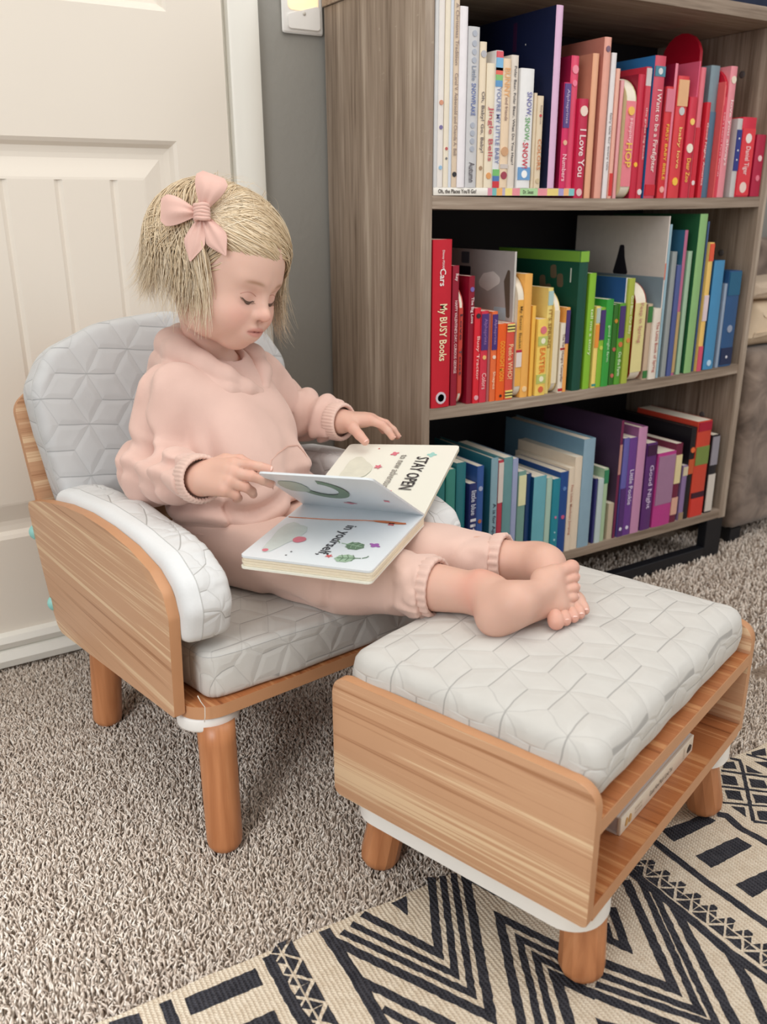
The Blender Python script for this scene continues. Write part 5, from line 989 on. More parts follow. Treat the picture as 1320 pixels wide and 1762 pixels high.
for (h, f, d, m), rt in ((FOOT_R, 1), (FOOT_L, 1)):
    for c1, a1, r in ((0.0170, 0.118, 0.0100), (0.0055, 0.116, 0.0070), (-0.0055, 0.111, 0.0066), (-0.0150, 0.105, 0.0062), (-0.0235, 0.097, 0.0058)):
        nail(h+(f*(a1-0.001)+d*(r*0.80-0.001)+m*c1)*1.07, d*0.9+f*0.5, f, r*0.62, r*0.5)
# eyes: lash line, lashes and a sliver of iris under the lowered lid
M_LASH = flat('lash', srgb(116, 92, 78), 0.7, 50); M_EYE = flat('eye', srgb(84, 70, 66), 0.2, 50); M_CREASE = flat('lid_crease', srgb(196, 138, 122), 0.6, 50)
def on_face(x, z, lift=0.0):
    y = 0.105
    for _ in range(60):
        dd = float(head_sdf(h2c([[x, y, z]]))[0])/HS
        if dd < lift+0.0002: break
        y -= max(0.0004, (dd-lift)*0.6)
    return V3(x, y, z)
for sgn in (1, -1):
    line = [on_face(sgn*(0.0265+0.0125*s), -0.0195+0.0030*s*s+0.0012*s, 0.0002) for s in np.linspace(-1, 1, 13)]
    tube('lash_line', [h2c(p) for p in line], [0.00025+0.00045*math.sin(PI*min(1, (k+0.6)/13)) for k in range(13)], M_LASH, kid, 6)
    up_ = [on_face(sgn*(0.0265+0.0105*s), -0.0190+0.0030*s*s+0.0012*s, 0.0003) for s in np.linspace(-1, 1, 11)]; dn_ = [on_face(sgn*(0.0265+0.0105*s), -0.0190+0.0030*s*s+0.0012*s-0.0040*(1-s*s), 0.0003) for s in np.linspace(-1, 1, 11)]
    mesh('eye', [h2c(p) for p in up_+dn_], [(k, k+1, 12+k, 11+k) for k in range(10)], M_EYE, kid, True)
    crease = [on_face(sgn*(0.0265+0.0130*s), -0.0075-0.0040*s*s, 0.0) for s in np.linspace(-1, 1, 11)]
    tube('lid_crease', [h2c(p) for p in crease], 0.00045, M_CREASE, kid, 5)
    bm = bmesh.new()
    for k in range(22):
        s = -0.85+1.8*k/21; a = on_face(sgn*(0.0265+0.0125*s), -0.0195+0.0030*s*s+0.0012*s, 0.0003); dv = V3(sgn*0.55*s+sgn*0.15, 0.75, -0.62); dv = unit(dv); L = 0.0052+0.0022*max(0, s)
        tube_bm(bm, [h2c(a+dv*L*t+V3(0, 0, 0.0016*t*t)) for t in (0, 0.35, 0.7, 1)], [0.00028, 0.00024, 0.00016, 0.00006], 3)
    from_bm('eyelashes', bm, M_LASH, kid, True)
# ------------------------------------------------------------------ clothes
def cloth_mat(name, c, nscale=1400):
    m, nt, b = new_mat(name, srgb(*c), 0.9); b.inputs['Sheen Weight'].default_value = 0.25; b.inputs['Specular IOR Level'].default_value = 0.2
    a = noise_tex(nt, coord(nt), nscale, 2); k = noise_tex(nt, coord(nt), 30, 3)
    nt.links.new(mix(nt, k*0.7+a*0.3, srgb(*[x-8 for x in c]), srgb(*[min(255, x+5) for x in c])), b.inputs['Base Color']); bump(nt, b, a+k*0.6, 0.25, 0.0012); return m
M_HOOD = cloth_mat('pink_jersey', (226, 192, 180)); M_PANT = cloth_mat('pink_jersey_pants', (226, 193, 180)); M_RIB = cloth_mat('pink_rib', (228, 196, 183))
FW = unit(V3(0.45, -0.89, 0)); RT = np.array([-0.89, -0.45, 0.0]); RT = unit(RT); ZU = V3(0, 0, 1)
def folds(p, sc, amp, seed):
    q = p*np.array(sc, f4)+seed; a = vnoise(q); b = vnoise(q*2.3+7); return amp*(0.55-1.6*np.exp(-(a/0.16)**2)+0.0)+amp*0.5*b
def ridge(x): s = np.sin(x); return 0.55*s+0.45*np.sign(s)*np.abs(s)**0.5-0.3*np.exp(-((np.mod(x, 2*PI)-4.712)/0.5)**2)
def sleeve(p, sh, el, wr, ra, rb, rc_):
    d = chain(p, None, [(sh, ra), (el, rb), (wr, rc_)], 0.02)
    # ring folds bunched round the elbow and above the cuff
    for a, b, c0, c1, am in ((sh, el, 0.50, 1.1, 0.0055), (el, wr, -0.1, 0.95, 0.0058)):
        a = np.array(a); b = np.array(b); ab = b-a; L = np.linalg.norm(ab); u = ab/L; t = ((p-a)@u)/L; w = np.clip((t-c0)/0.15, 0, 1)*np.clip((c1-t)/0.15, 0, 1)
        wv = vnoise(p*26+3)*1.6+vnoise(p*11)*2.2; d = d-am*w*ridge(t*L/0.0255*2*PI*0.62+wv)
    return d
def hoodie_sdf(p):
    d = None; C = lambda r, f, z: V3(0.197, 0.247, 0)+RT*r+FW*f+ZU*z
    d = seg_d(p, C(0.036, 0.000, 0.375), C(-0.036, 0.000, 0.375), 0.082, 0.082)
    d = smin(d, seg_d(p, C(0.034, 0.004, 0.425), C(-0.034, 0.004, 0.425), 0.077, 0.077), 0.04)
    d = smin(d, seg_d(p, C(0.034, -0.016, 0.50), C(-0.034, -0.016, 0.50), 0.066, 0.066), 0.05)
    d = smin(d, seg_d(p, SHR+V3(0.012, 0, -0.004), SHL+V3(-0.012, 0, 0), 0.043, 0.043), 0.035)
    d = smin(d, seg_d(p, NECK+V3(0, 0.004, -0.05), NECK+V3(0, 0.004, -0.012), 0.055, 0.042), 0.03)
    d = d-folds(p, (12, 12, 5), 0.0058, 2)*np.clip((0.56-p[:, 2])/0.10, 0, 1)-0.0058*np.clip((0.445-p[:, 2])/0.05, 0, 1)*ridge(p[:, 2]/0.0062+vnoise(p*13)*3.0+((p-V3(0.197, 0.247, 0))@RT.astype(f4))*14)
    wr = WRR+(ELR-WRR)*0.10; wl = WRL+(ELL_-WRL)*0.10
    s1 = sleeve(p, SHR, ELR, wr, 0.0435, 0.0390, 0.0315); s2 = sleeve(p, SHL, ELL_, wl, 0.0425, 0.0400, 0.0310)
    u = unit(WRR-ELR); s1 = smax(s1, (p-(WRR-u*0.004))@u.astype(f4), 0.003); u = unit(WRL-ELL_); s2 = smax(s2, (p-(WRL-u*0.004))@u.astype(f4), 0.003)
    d = smin(d, s1, 0.012); d = smin(d, s2, 0.012)
    # open neck, sleeve ends and hem
    d = smax(d, -seg_d(p, NECK+V3(0, 0.0, -0.02), NECK+V3(0.0, -0.01, 0.1), 0.0375, 0.040), 0.006)
    d = smax(d, 0.362-p[:, 2]+0.03*((p-V3(0.197, 0.247, 0))@FW), 0.006)
    return d
lo, hi = bounds([PEL, NECK, SHR, SHL, ELR, ELL_, WRR, WRL], 0.10); lo[2] = 0.33; hi[2] = 0.62
v, Q = surf(hoodie_sdf, lo, hi, 0.0026, 4, 1); hoodie = np_mesh('hoodie', v, Q, M_HOOD, kid); print('hoodie', len(v))
def on_cloth(f, p, dr):
    p = np.array(p, float); dr = unit(dr)
    for _ in range(80):
        dd = float(f(np.array([p], f4))[0])
        if dd < 0.0004: break
        p = p+dr*max(0.0003, dd*0.6)
    return p
M_STITCH = flat('stitch', srgb(214, 174, 160), 0.9, 60)
pk = [on_cloth(hoodie_sdf, V3(0.197, 0.247, 0)+RT*r+FW*0.16+ZU*z, -FW) for r, z in ((0.058, 0.425), (0.054, 0.448), (0.044, 0.462), (0.02, 0.466), (-0.02, 0.466), (-0.044, 0.462), (-0.054, 0.448), (-0.058, 0.425))]
tube('pocket_seam', pk, 0.0009, M_STITCH, hoodie, 6)
def cuff_ring(name, c, u, r, L, par, ribs=36, amp=0.0007, flare=0.0, mat=None, ov=(1, 1)):
    """ribbed band round a limb: centre c, axis u"""
    u = unit(u); x = unit(np.cross(u, V3(0, 0, 1) if abs(u[2]) < 0.9 else V3(1, 0, 0))); y = np.cross(u, x); n = ribs*4; prof = [(-0.5, -0.0035), (-0.48, -0.0005), (-0.4, 0.0012), (-0.2, 0.0018), (0.1, 0.0018), (0.38, 0.0012), (0.5, -0.0004), (0.5, -0.0035), (0.3, -0.0050)]; vs, fs = [], []
    for t, o in prof:
        for k in range(n): a = 2*PI*k/n; rr = r+o+amp*math.cos(a*ribs)*(1 if abs(t) < 0.45 else 0.4)+flare*(t+0.5); vs.append(c+u*L*t+x*math.cos(a)*rr*ov[0]+y*math.sin(a)*rr*ov[1])
    m = len(prof)
    for i in range(m-1):
        for k in range(n): fs.append((i*n+k, i*n+(k+1) % n, (i+1)*n+(k+1) % n, (i+1)*n+k))
    return mesh(name, vs, fs, mat or M_RIB, par, True)
cuff_ring('cuff', WRR+unit(WRR-ELR)*(-0.002), WRR-ELR, 0.0300, 0.026, hoodie); cuff_ring('cuff', WRL+unit(WRL-ELL_)*(-0.002), WRL-ELL_, 0.0290, 0.026, hoodie)
# hood lying round the neck
def hood_sdf(p):
    ring = [(0.004, 0.070, -0.050, 0.007), (0.028, 0.062, -0.040, 0.011), (0.050, 0.044, -0.022, 0.014), (0.064, 0.014, -0.004, 0.017), (0.062, -0.022, 0.010, 0.019), (0.038, -0.052, 0.016, 0.021), (0.0, -0.064, 0.016, 0.022), (-0.038, -0.052, 0.012, 0.020), (-0.060, -0.020, 0.004, 0.018), (-0.062, 0.020, -0.010, 0.015), (-0.046, 0.046, -0.028, 0.012), (-0.016, 0.066, -0.046, 0.008)]
    P = [(NECK+RT*a+FW*b+ZU*c+V3(0, -0.004, 0.002), r*1.15) for a, b, c, r in ring]; d = chain(p, None, P, 0.012)
    P2 = [(q+(q-NECK)*np.array([0.26, 0.26, 0])*w+V3(0, 0, -0.022*w), max(0.006, r*0.72)) for (q, r), w in zip(P[1:-1], (0.2, 0.7, 1, 1, 1, 1, 1, 1, 0.7, 0.2))]; e = chain(p, None, P2, 0.010)
    bag = seg_d(p, NECK-FW*0.066+RT*0.04+V3(0, 0, -0.03), NECK-FW*0.066-RT*0.04+V3(0, 0, -0.03), 0.028, 0.028)
    return np.minimum(d, smin(e, bag, 0.015))-0.0012*vnoise(p*40)
lo, hi = bounds([NECK], 0.11); hi[2] = 0.66; v, Q = surf(hood_sdf, lo, hi, 0.0025, 4, 1); np_mesh('hood', v, Q, M_HOOD, hoodie)
def pants_sdf(p):
    d = seg_d(p, PEL+RT*0.04+V3(0, 0, 0.005), PEL-RT*0.04+V3(0, 0, 0.005), 0.073, 0.073)
    for hp, kn, an, cut in ((HIPR, KNR, ANR, 0.60), (HIPL, KNL, ANL, 0.66)):
        e = kn+(an-kn)*cut; l = chain(p, None, [(hp, 0.064), (kn+V3(0, 0, -0.002), 0.0475), (e, 0.0400)], 0.03)
        u = unit(e-kn); t = (p-kn)@u; l = l-0.0045*np.clip((t+0.12)/0.06, 0, 1)*vnoise(p*np.array([20, 20, 34], f4)+5)-0.0022*np.clip((t-np.linalg.norm(e-kn)+0.05)/0.04, 0, 1)*np.sin(vnoise(p*38)*6); d = smin(d, smax(l, (p-(e+u*0.002))@u.astype(f4), 0.004), 0.02)
    d = d-folds(p, (9, 16, 12), 0.0030, 4); d = smax(d, p[:, 2]-0.3835, 0.010); return smax(d, 0.283-0.085*p[:, 1].clip(-1, 0.1)-p[:, 2]-0.002, 0.02)
lo, hi = bounds([PEL, KNR, KNL, ANR, ANL, HIPR, HIPL], 0.09); lo[2] = 0.26; hi[2] = 0.44
v, Q = surf(pants_sdf, lo, hi, 0.0032, 4, 1); pants = np_mesh('joggers', v, Q, M_PANT, kid); print('pants', len(v))
for kn, an, cut, r in ((KNR, ANR, 0.60, 0.0345), (KNL, ANL, 0.66, 0.0335)):
    e = kn+(an-kn)*cut; u = unit(an-kn); cuff_ring('elastic_cuff', e+u*0.006, u, r, 0.020, pants, 22, 0.0013, 0.003, M_PANT)
# ------------------------------------------------------------------ hair
def hair_mat(name, c0, c1, c2):
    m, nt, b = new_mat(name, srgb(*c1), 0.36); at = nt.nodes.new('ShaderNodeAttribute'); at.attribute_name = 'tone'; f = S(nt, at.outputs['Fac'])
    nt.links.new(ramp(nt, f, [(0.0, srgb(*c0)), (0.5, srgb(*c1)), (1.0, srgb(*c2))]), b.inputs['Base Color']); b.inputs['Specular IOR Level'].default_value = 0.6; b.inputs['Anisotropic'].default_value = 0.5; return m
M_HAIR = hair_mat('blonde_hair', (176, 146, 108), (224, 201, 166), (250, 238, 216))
EA = V3(0.0735, 0.0885, 0.0815); EC = V3(0, -0.010, 0.022)     # scalp ellipsoid in head space
GRAV = HR.T@V3(0, 0, -1)
def esc(d, s=1.0): return EC+unit(d)*0+np.array(d)/np.linalg.norm(np.array(d)/EA)*s
def push(p, s):
    q = (p-EC)/EA; k = np.linalg.norm(q); 
    if k < s: p = EC+q/k*s*EA
    return p
def slerp(a, b, t):
    a, b = unit(a), unit(b); o = math.acos(max(-1, min(1, float(a@b))))
    return a if o < 1e-4 else (a*math.sin((1-t)*o)+b*math.sin(t*o))/math.sin(o)
rs = random.Random(21); strands = []
def strand(d0, d1, lift, fall, curl, r, n1=9, n2=10, wav=0.0, gmix=0.25, bias=(0, 0, 0)):
    P = []; ph = rs.random()*6
    for k in range(n1): t = k/(n1-1); P.append(esc(slerp(d0, d1, t), 1.022+lift*math.sin(min(1, t*1.3)*PI/2)))
    if fall > 0:
        v = unit(P[-1]-P[-2]); st = fall/n2; out = unit((P[-1]-EC)*np.array([1, 1, 0.1]))
        for k in range(n2):
            t = (k+1)/n2; v = unit(v*(1-gmix)+GRAV*gmix+out*curl*t*t+np.array(bias)*0.1); q = P[-1]+v*st+out*wav*math.sin(ph+t*7)*0.3
            q = push(q, 1.0+lift*0.9); P.append(q)
    strands.append((P, r, rs.random()))
PART = lambda y: unit(V3(-0.10, y, 1.0))        # parting a little left of the middle
CLIP = unit((V3(0.0681, 0.0073, 0.0607)-EC)/EA)
CLIPD = (V3(0.0681, 0.0073, 0.0607)-EC)
J = lambda s: V3(rs.gauss(0, s), rs.gauss(0, s), rs.gauss(0, s))
for k in range(1150):    # swept from the parting and front hairline to the clip
    y = rs.uniform(-0.55, 0.95); d0 = unit(PART(y)+J(0.02))
    if rs.random() < 0.5: a = rs.random(); d0 = unit(V3(-0.14+0.88*a, 0.97-0.10*a, 0.20-0.04*a)+J(0.03)) if rs.random() < 0.7 else unit(V3(-0.12, 0.97, rs.uniform(0.24, 1.1))+J(0.02))
    strand(d0, unit(CLIPD+J(0.008)), 0.03+rs.random()*0.05, 0, 0, 0.0005+rs.random()*0.0005, 14)
for k in range(1300):    # right side and back falling from crown and clip
    d0 = unit(CLIPD+V3(0.0, -0.02*rs.random(), -0.005)+J(0.007)) if rs.random() < 0.5 else unit(PART(rs.uniform(-1.2, -0.3))+J(0.05))
    th = rs.uniform(-0.30, 1.0)  # from just before the ear round to the back
    d1 = unit(V3(math.cos(th*1.35), -math.sin(th*1.35), -0.20+rs.uniform(-0.1, 0.25))*EA)
    strand(d0, d1, 0.05+rs.random()*0.14, 0.022+0.066*rs.random()**0.8, rs.uniform(-0.30, 0.40), 0.0004+rs.random()*0.0005, 10, 11, 0.0018, 0.20)
for k in range(650):     # back of the head
    d0 = unit(PART(rs.uniform(-1.6, -0.2))+J(0.05)); th = rs.uniform(0.7, 2.4); d1 = unit(V3(math.cos(th), -math.sin(th), -0.30+rs.uniform(-0.1, 0.2))*EA)
    strand(d0, d1, 0.04+rs.random()*0.12, rs.uniform(0.04, 0.07), rs.uniform(0, 0.4), 0.0006+rs.random()*0.0006, 10, 8, 0.001, 0.25)
for k in range(900):     # left of the parting, over the forehead and down the far cheek
    y = rs.uniform(-0.6, 1.05); d0 = unit(PART(y)+J(0.02)) if rs.random() < 0.7 else unit(V3(-0.13, 0.97, rs.uniform(0.22, 1.1))+J(0.02)); th = rs.uniform(-0.80, 1.0); d1 = unit(V3(-math.cos(th), -math.sin(th)+0.0, -0.05+rs.uniform(-0.12, 0.2))*EA)
    strand(d0, d1, 0.04+rs.random()*0.10, rs.uniform(0.05, 0.10), rs.uniform(-0.05, 0.35), 0.0005+rs.random()*0.0005, 11, 10, 0.0025, 0.25)
for k in range(70):      # locks hanging forward beside the far cheek
    d0 = unit(PART(rs.uniform(0.5, 1.0))+J(0.02)); d1 = unit(V3(-0.80, 0.62+rs.uniform(-0.12, 0.12), -0.02)*EA); strand(d0, d1, 0.06+rs.random()*0.08, rs.uniform(0.06, 0.10), rs.uniform(0.0, 0.35), 0.0006, 10, 10, 0.003, 0.28)
for k in range(40):      # loose wisps in front of the ear
    d0 = unit(V3(0.85, 0.55, 0.25)*EA+J(0.01)); d1 = unit(V3(0.95, 0.25+rs.uniform(-0.12, 0.1), -0.35)*EA); strand(d0, d1, 0.05, rs.uniform(0.04, 0.07), rs.uniform(-0.1, 0.25), 0.0006, 9, 9, 0.003, 0.3)
for k in range(70):      # flyaways
    y = rs.uniform(-1, 1); d0 = unit(PART(y)+J(0.2)); d1 = unit(d0+J(0.4)); strand(d0, d1, 0.08+rs.random()*0.10, 0.0, 0, 0.00022, 10)
def hair_mesh():
    vs, fs, tn = [], [], []
    for P, r, tone in strands:
        P = np.array(P); C = h2c(P); m = len(C); b = len(vs); T = np.gradient(C, axis=0); T /= np.linalg.norm(T, axis=1)[:, None]
        O = C-HP; X = np.cross(T, O); X /= np.maximum(np.linalg.norm(X, axis=1), 1e-9)[:, None]; Y = np.cross(X, T)
        for i in range(m):
            t = i/(m-1); rr = r*(1-0.88*max(0, t-0.45)/0.55)*HS; w = rr*1.35
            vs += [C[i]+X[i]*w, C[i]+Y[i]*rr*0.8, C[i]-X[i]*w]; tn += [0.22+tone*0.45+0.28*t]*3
        for i in range(m-1):
            for k in range(3): k2 = (k+1) % 3; fs.append((b+i*3+k, b+i*3+k2, b+i*3+3+k2, b+i*3+3+k))
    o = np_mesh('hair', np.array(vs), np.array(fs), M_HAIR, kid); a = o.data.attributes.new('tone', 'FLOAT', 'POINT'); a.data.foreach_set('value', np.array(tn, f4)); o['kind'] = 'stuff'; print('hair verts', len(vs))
    return o
hair = hair_mesh()
# scalp cap so no skin shows between the strands
def cap_sdf(p):
    q = c2h(p).astype(f4); d = ell_d(q, EC, EA*1.012); face = ell_d(q, (0.0, 0.085, -0.052), (0.072, 0.075, 0.088)); d = smax(d, -face, 0.006); return smax(d, -0.048-q[:, 2]-0.35*q[:, 1].clip(-1, 0), 0.004)*HS
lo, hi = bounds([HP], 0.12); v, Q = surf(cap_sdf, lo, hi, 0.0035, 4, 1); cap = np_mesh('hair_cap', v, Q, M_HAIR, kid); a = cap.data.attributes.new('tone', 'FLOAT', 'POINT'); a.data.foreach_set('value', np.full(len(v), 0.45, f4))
# ------------------------------------------------------------------ hair bow
M_BOW = cloth_mat('pink_bow_cloth', (230, 190, 178)); bow = empty('hair_bow', CH, CRZ); tag(bow, 'dusty pink fabric bow clipped in the child\u2019s blonde hair', 'hair bow')
bn = unit(HR@(CLIPD/(EA*EA))); BCN = h2c(V3(0.0681, 0.0073, 0.0607))+bn*0.010
camc = V3(-0.425, -0.871, 0.8); vdir = unit(camc-BCN); bn = unit(bn*0.45+vdir*0.55); bup = unit(V3(0, 0, 1)-bn*bn[2]); brt = np.cross(bup, bn)
def petal(name, ang, L, w, tipw, puff, tail):
    """one loop or tail of the bow, a folded leaf of cloth"""
    u = brt*math.cos(ang)+bup*math.sin(ang); s = np.cross(bn, u); ns, nt_ = 14, 12; vs, fs = [], []
    for side in (1, -1):
        for i in range(ns+1):
            t = i/ns; ww = w*(0.22+0.78*math.sin(min(1, t/0.82)*PI/2)**1.3)*(1 if t < 0.86 else 1-(t-0.86)/0.14*0.30) if not tail else w*(0.2+0.8*math.sin(min(1, t*1.15)*PI*0.55))*(1 if t < 0.6 else 1-(t-0.6)/0.4*(1-tipw))
            for j in range(nt_+1):
                q = j/nt_*2-1; th = puff*math.sin(PI*min(1, t*1.05))*(1-q*q)*side; pl = 0.0022*math.sin(q*7)*(1-t)
                vs.append(BCN+u*(0.004+L*t)+s*(q*ww)+bn*(th+pl+0.004*math.sin(t*2.4)+(0.0008*side)))
    off = (ns+1)*(nt_+1)
    for b, fl in ((0, 0), (off, 1)):
        for i in range(ns):
            for j in range(nt_): f = (b+i*(nt_+1)+j, b+i*(nt_+1)+j+1, b+(i+1)*(nt_+1)+j+1, b+(i+1)*(nt_+1)+j); fs.append(f[::-1] if fl else f)
    return mesh(name, vs, fs, M_BOW, bow, True)
petal('loop', R_(176), 0.049, 0.020, 1, 0.008, False); petal('loop', R_(70), 0.047, 0.021, 1, 0.008, False); petal('tail', R_(-106), 0.060, 0.015, 0.06, 0.003, True); petal('tail', R_(-62), 0.058, 0.016, 0.06, 0.003, True)
kp = [BCN+brt*(0.0095*math.cos(a))*0.9+bn*(0.004+0.0075*math.sin(a)) for a in np.linspace(-0.4, PI+0.4, 12)]
bm = bmesh.new()
for k in range(5): tube_bm(bm, [p+bup*(0.0042*(k-2)+0.0006*math.sin(i+k)) for i, p in enumerate(kp)], 0.0030, 8)
from_bm('knot', bm, M_BOW, bow, True)
# ------------------------------------------------------------------ the open book
ob = empty('open_book', CH, CRZ); tag(ob, 'open board book with watercolour pages lying across the child\u2019s lap', 'book')
M_PAGE = flat('page_print', srgb(238, 238, 226), 0.32, 10, 0.02); M_PAGE2 = flat('page_print_blue', srgb(226, 232, 236), 0.32, 10, 0.02); M_STACK = flat('page_stack', srgb(236, 224, 200), 0.7, 200, 0.06)
S1, S2 = V3(0.321, -0.028, 0.402), V3(0.221, 0.119, 0.402); N1, N2 = V3(0.051, 0.004, 0.402), V3(0.144, -0.137, 0.402); F1, F2 = V3(0.490, 0.080, 0.449), V3(0.382, 0.222, 0.441); G1, G2 = V3(0.176, -0.100, 0.500), V3(0.092, 0.020, 0.497)
def leaf(name, a, b, c, d, th, mat, rad=0.007):
    """a board page: hinge a->b, outer edge c (beside b) and d (beside a), thickness th below the face, outer corners rounded"""
    a, b, c, d = map(np.array, (a, b, c, d)); nrm = unit(np.cross(b-a, d-a)); nrm = nrm if nrm[2] > 0 else -nrm
    def arc(p, q, r):
        e1, e2 = unit(q-p), unit(r-p); return [p+e1*rad*(1-math.sin(t))+e2*rad*(1-math.cos(t)) for t in np.linspace(0, PI/2, 5)]
    rim = [a, b]+arc(c, b, d)+arc(d, c, a); n = len(rim); vs = rim+[p-nrm*th for p in rim]; fs = [tuple(range(n)), tuple(range(2*n-1, n-1, -1))]+[(i, (i+1) % n, n+(i+1) % n, n+i) for i in range(n)]
    bm = bmesh.new(); bv = [bm.verts.new(tuple(v)) for v in vs]; [bm.faces.new([bv[i] for i in f]) for f in fs]; return from_bm(name, bm, mat, ob), nrm
def lerp4(a, b, c, d, s, t):
    """s along the hinge from a to b, t out to the edge"""
    return (a*(1-s)+b*s)*(1-t)+(d*(1-s)+c*s)*t
near, nn = leaf('right_page', S2, S1, N2, N1, 0.0028, M_PAGE2)
for k in range(1, 4):
    dz = V3(0, 0, -0.0034*k); o = V3(0.0012*(k % 2), -0.0008*(k % 2), 0); leaf('page', S2+dz, S1+dz, N2+dz+o, N1+dz+o, 0.0030, M_STACK)
dz = V3(0, 0, -0.0034*4); leaf('cover', S2+dz, S1+dz, N2+dz+unit(N2-S1)*0.002, N1+dz+unit(N2-S1)*0.002, 0.0028, M_PAGE)
far, fn = leaf('left_page', S2, S1, F1, F2, 0.0028, M_PAGE); leaf('cover', S2-fn*0.0033, S1-fn*0.0033, F1-fn*0.0033, F2-fn*0.0033, 0.0026, M_STACK)
lift, ln = leaf('turning_page', S2+V3(0, 0, 0.0015), S1+V3(0, 0, 0.0015), G1, G2, 0.0026, M_PAGE2)
def P_near(s, t, h=0.0004): return lerp4(S2, S1, N2, N1, s, t)+nn*h
def P_far(s, t, h=0.0004): return lerp4(S2, S1, F1, F2, s, t)+fn*h
def P_lift(s, t, h=0.0004): return lerp4(S2+V3(0, 0, 0.0015), S1+V3(0, 0, 0.0015), G1, G2, s, t)-ln*(0.0026+h)
def blob(name, Pf, s0, t0, rs_, rt_, mat, par, shape=None, ang=0.0, n=18, h=0.0004):
    pts = []
    for k in range(n):
        a = 2*PI*k/n; r = shape(a) if shape else 1.0; x, y = rs_*r*math.cos(a), rt_*r*math.sin(a); x, y = x*math.cos(ang)-y*math.sin(ang), x*math.sin(ang)+y*math.cos(ang); pts.append(Pf(s0+x, t0+y, h))
    return mesh(name, pts, [tuple(range(n))], mat, par)
heart = lambda a: 0.75+0.25*abs(math.cos(a-PI/2))**0.5*(1 if math.sin(a) > 0 else -0.2)
butter = lambda a: 0.45+0.55*abs(math.cos(2*a)); lf = lambda a: 0.7+0.3*math.cos(a)+0.05*math.cos(9*a)
CP = lambda *c: flat('print_%d_%d_%d' % c, srgb(*c), 0.4, 60, 0.12)
cPk, cRd, cPu, cGr, cG2, cTe, cGy, cOr, cBk = CP(218, 120, 136), CP(206, 92, 92), CP(160, 90, 170), CP(104, 130, 104), CP(160, 186, 160), CP(160, 210, 202), CP(206, 214, 206), CP(200, 120, 80), CP(58, 56, 60)
def word(name, s, Pf, par, s0, t0, width, height, mat, h=0.0006, tdir=1):
    o = Pf(s0, t0, h); x = Pf(s0, t0+0.01*tdir, h)-o; y = Pf(s0+0.01, t0, h)-o
    text(name, s, mat, par, frame(o, x, y), width, height, 0.012)
# child's left page (far): she reads from the outer edge towards the spine
word('lettering', 'STAY OPEN', P_far, far, 0.74, 0.55, 0.100, 0.020, cBk, tdir=-1); word('lettering', 'to new adventures.', P_far, far, 0.57, 0.53, 0.118, 0.012, cGy if False else CP(150, 146, 140), tdir=-1)
blob('butterfly', P_far, 0.80, 0.84, 0.045, 0.04, cTe, far, butter); blob('butterfly', P_far, 0.47, 0.84, 0.040, 0.034, cPk, far, butter, 0.5); blob('butterfly', P_far, 0.62, 0.25, 0.035, 0.03, cPk, far, butter, 0.9); blob('flower', P_far, 0.40, 0.62, 0.04, 0.035, cPk, far, lambda a: 0.7+0.3*math.cos(5*a))
blob('wash', P_far, 0.22, 0.55, 0.15, 0.26, CP(222, 222, 206), far, lambda a: 0.8+0.15*math.cos(3*a)); blob('splash', P_far, 0.30, 0.92, 0.008, 0.008, cRd, far)
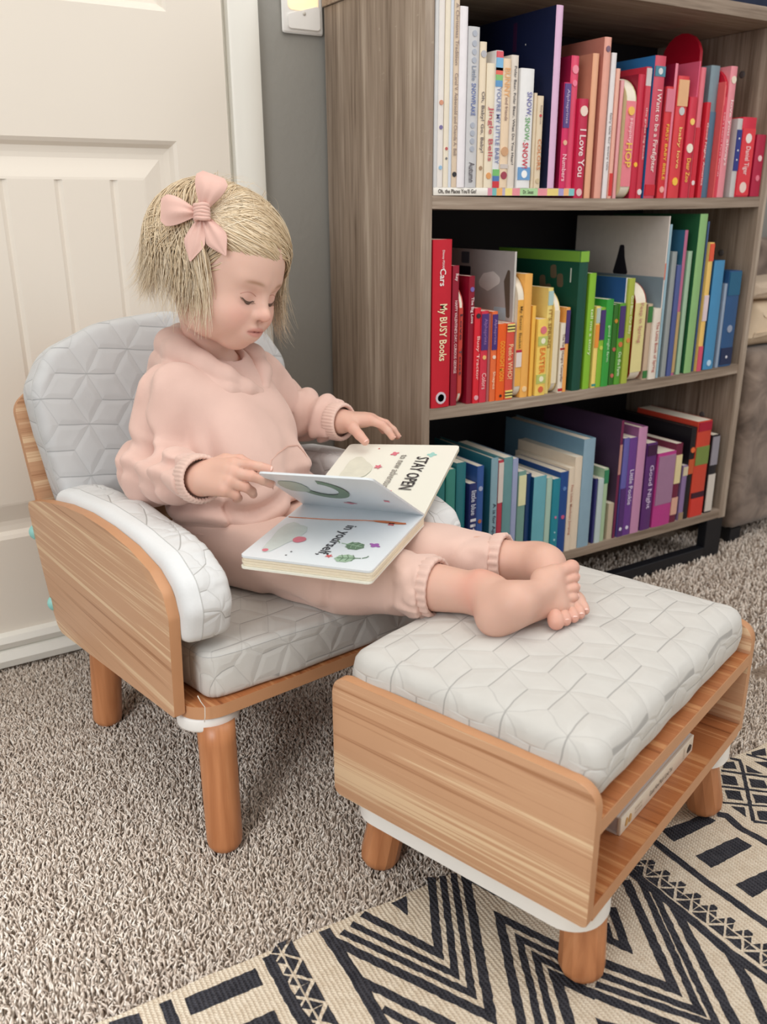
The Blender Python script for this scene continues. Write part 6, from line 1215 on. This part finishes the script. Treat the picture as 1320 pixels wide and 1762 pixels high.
# child's right page (near): she reads from the spine outwards
word('lettering', 'in yourself,', P_near, near, 0.55, 0.60, 0.108, 0.019, cBk, tdir=1)
blob('wash', P_near, 0.16, 0.62, 0.13, 0.32, CP(206, 216, 212), near, lambda a: 0.8+0.15*math.cos(3*a+1)); blob('heart', P_near, 0.30, 0.66, 0.062, 0.058, cPk, near, heart, 1.2, h=0.0007); blob('heart', P_near, 0.14, 0.88, 0.03, 0.026, cPk, near, heart, 0.8, h=0.0007)
blob('leaf', P_near, 0.70, 0.66, 0.100, 0.080, cGr, near, lf, 0.2); blob('leaf', P_near, 0.77, 0.86, 0.100, 0.078, cG2, near, lf, 2.9); blob('flower', P_near, 0.62, 0.86, 0.032, 0.028, cRd, near, lambda a: 0.7+0.3*math.cos(5*a)); blob('butterfly', P_near, 0.86, 0.62, 0.052, 0.036, cPu, near, butter, 0.4); blob('butterfly', P_near, 0.83, 0.24, 0.034, 0.028, cRd, near, butter, 0.7); blob('dot', P_near, 0.33, 0.86, 0.008, 0.007, cBk, near); blob('dot', P_near, 0.32, 0.92, 0.008, 0.007, cBk, near)
def line(name, Pf, par, pts, w, mat): tube(name, [Pf(s, t, 0.0007) for s, t in pts], w, mat, par, 5)
for s0, t0, an, m_ in ((0.70, 0.66, 0.2, cG2), (0.77, 0.86, 2.9, cGr)):
    ca, sa = math.cos(an), math.sin(an); line('vein', P_near, near, [(s0+ca*k, t0+sa*k*0.8) for k in (-0.085, -0.03, 0.03, 0.085)], 0.0005, m_)
    for k in (-0.04, 0.0, 0.04):
        for sg in (1, -1): line('vein', P_near, near, [(s0+ca*k, t0+sa*k*0.8), (s0+ca*(k+0.02)-sa*sg*0.045, t0+sa*k*0.8+ca*sg*0.045)], 0.0004, m_)
line('stem', P_near, near, [(0.70-0.10, 0.645), (0.58, 0.62), (0.565, 0.60)], 0.0006, cGr); line('stem', P_near, near, [(0.86, 0.84), (0.885, 0.82), (0.89, 0.80)], 0.0006, cGr)
line('ground_line', P_near, near, [(0.02, 0.30), (0.35, 0.27), (0.62, 0.22), (0.93, 0.20)], 0.0006, cOr); blob('leaf', P_near, 0.78, 0.21, 0.16, 0.028, cOr, near, lambda a: 0.85+0.15*math.cos(a))
# underside of the turning page
def crescent(a): return 1.0
ring = [P_lift(0.40+0.21*math.cos(a)*r, 0.63+0.27*math.sin(a)*r, 0.0004) for r in (1.0, 0.62) for a in (np.linspace(-2.7, 1.3, 18) if r == 1.0 else np.linspace(1.3, -2.7, 18))]
mesh('brush_stroke', ring, [(i, i+1, 34-i, 35-i) for i in range(17)], cGr, lift)
blob('wash', P_lift, 0.17, 0.66, 0.12, 0.26, CP(170, 184, 170), lift, lambda a: 0.8+0.2*math.cos(2*a)); blob('butterfly', P_lift, 0.48, 0.22, 0.06, 0.03, cPk, lift, butter); blob('butterfly', P_lift, 0.85, 0.40, 0.03, 0.03, cPk, lift, butter, 0.6)
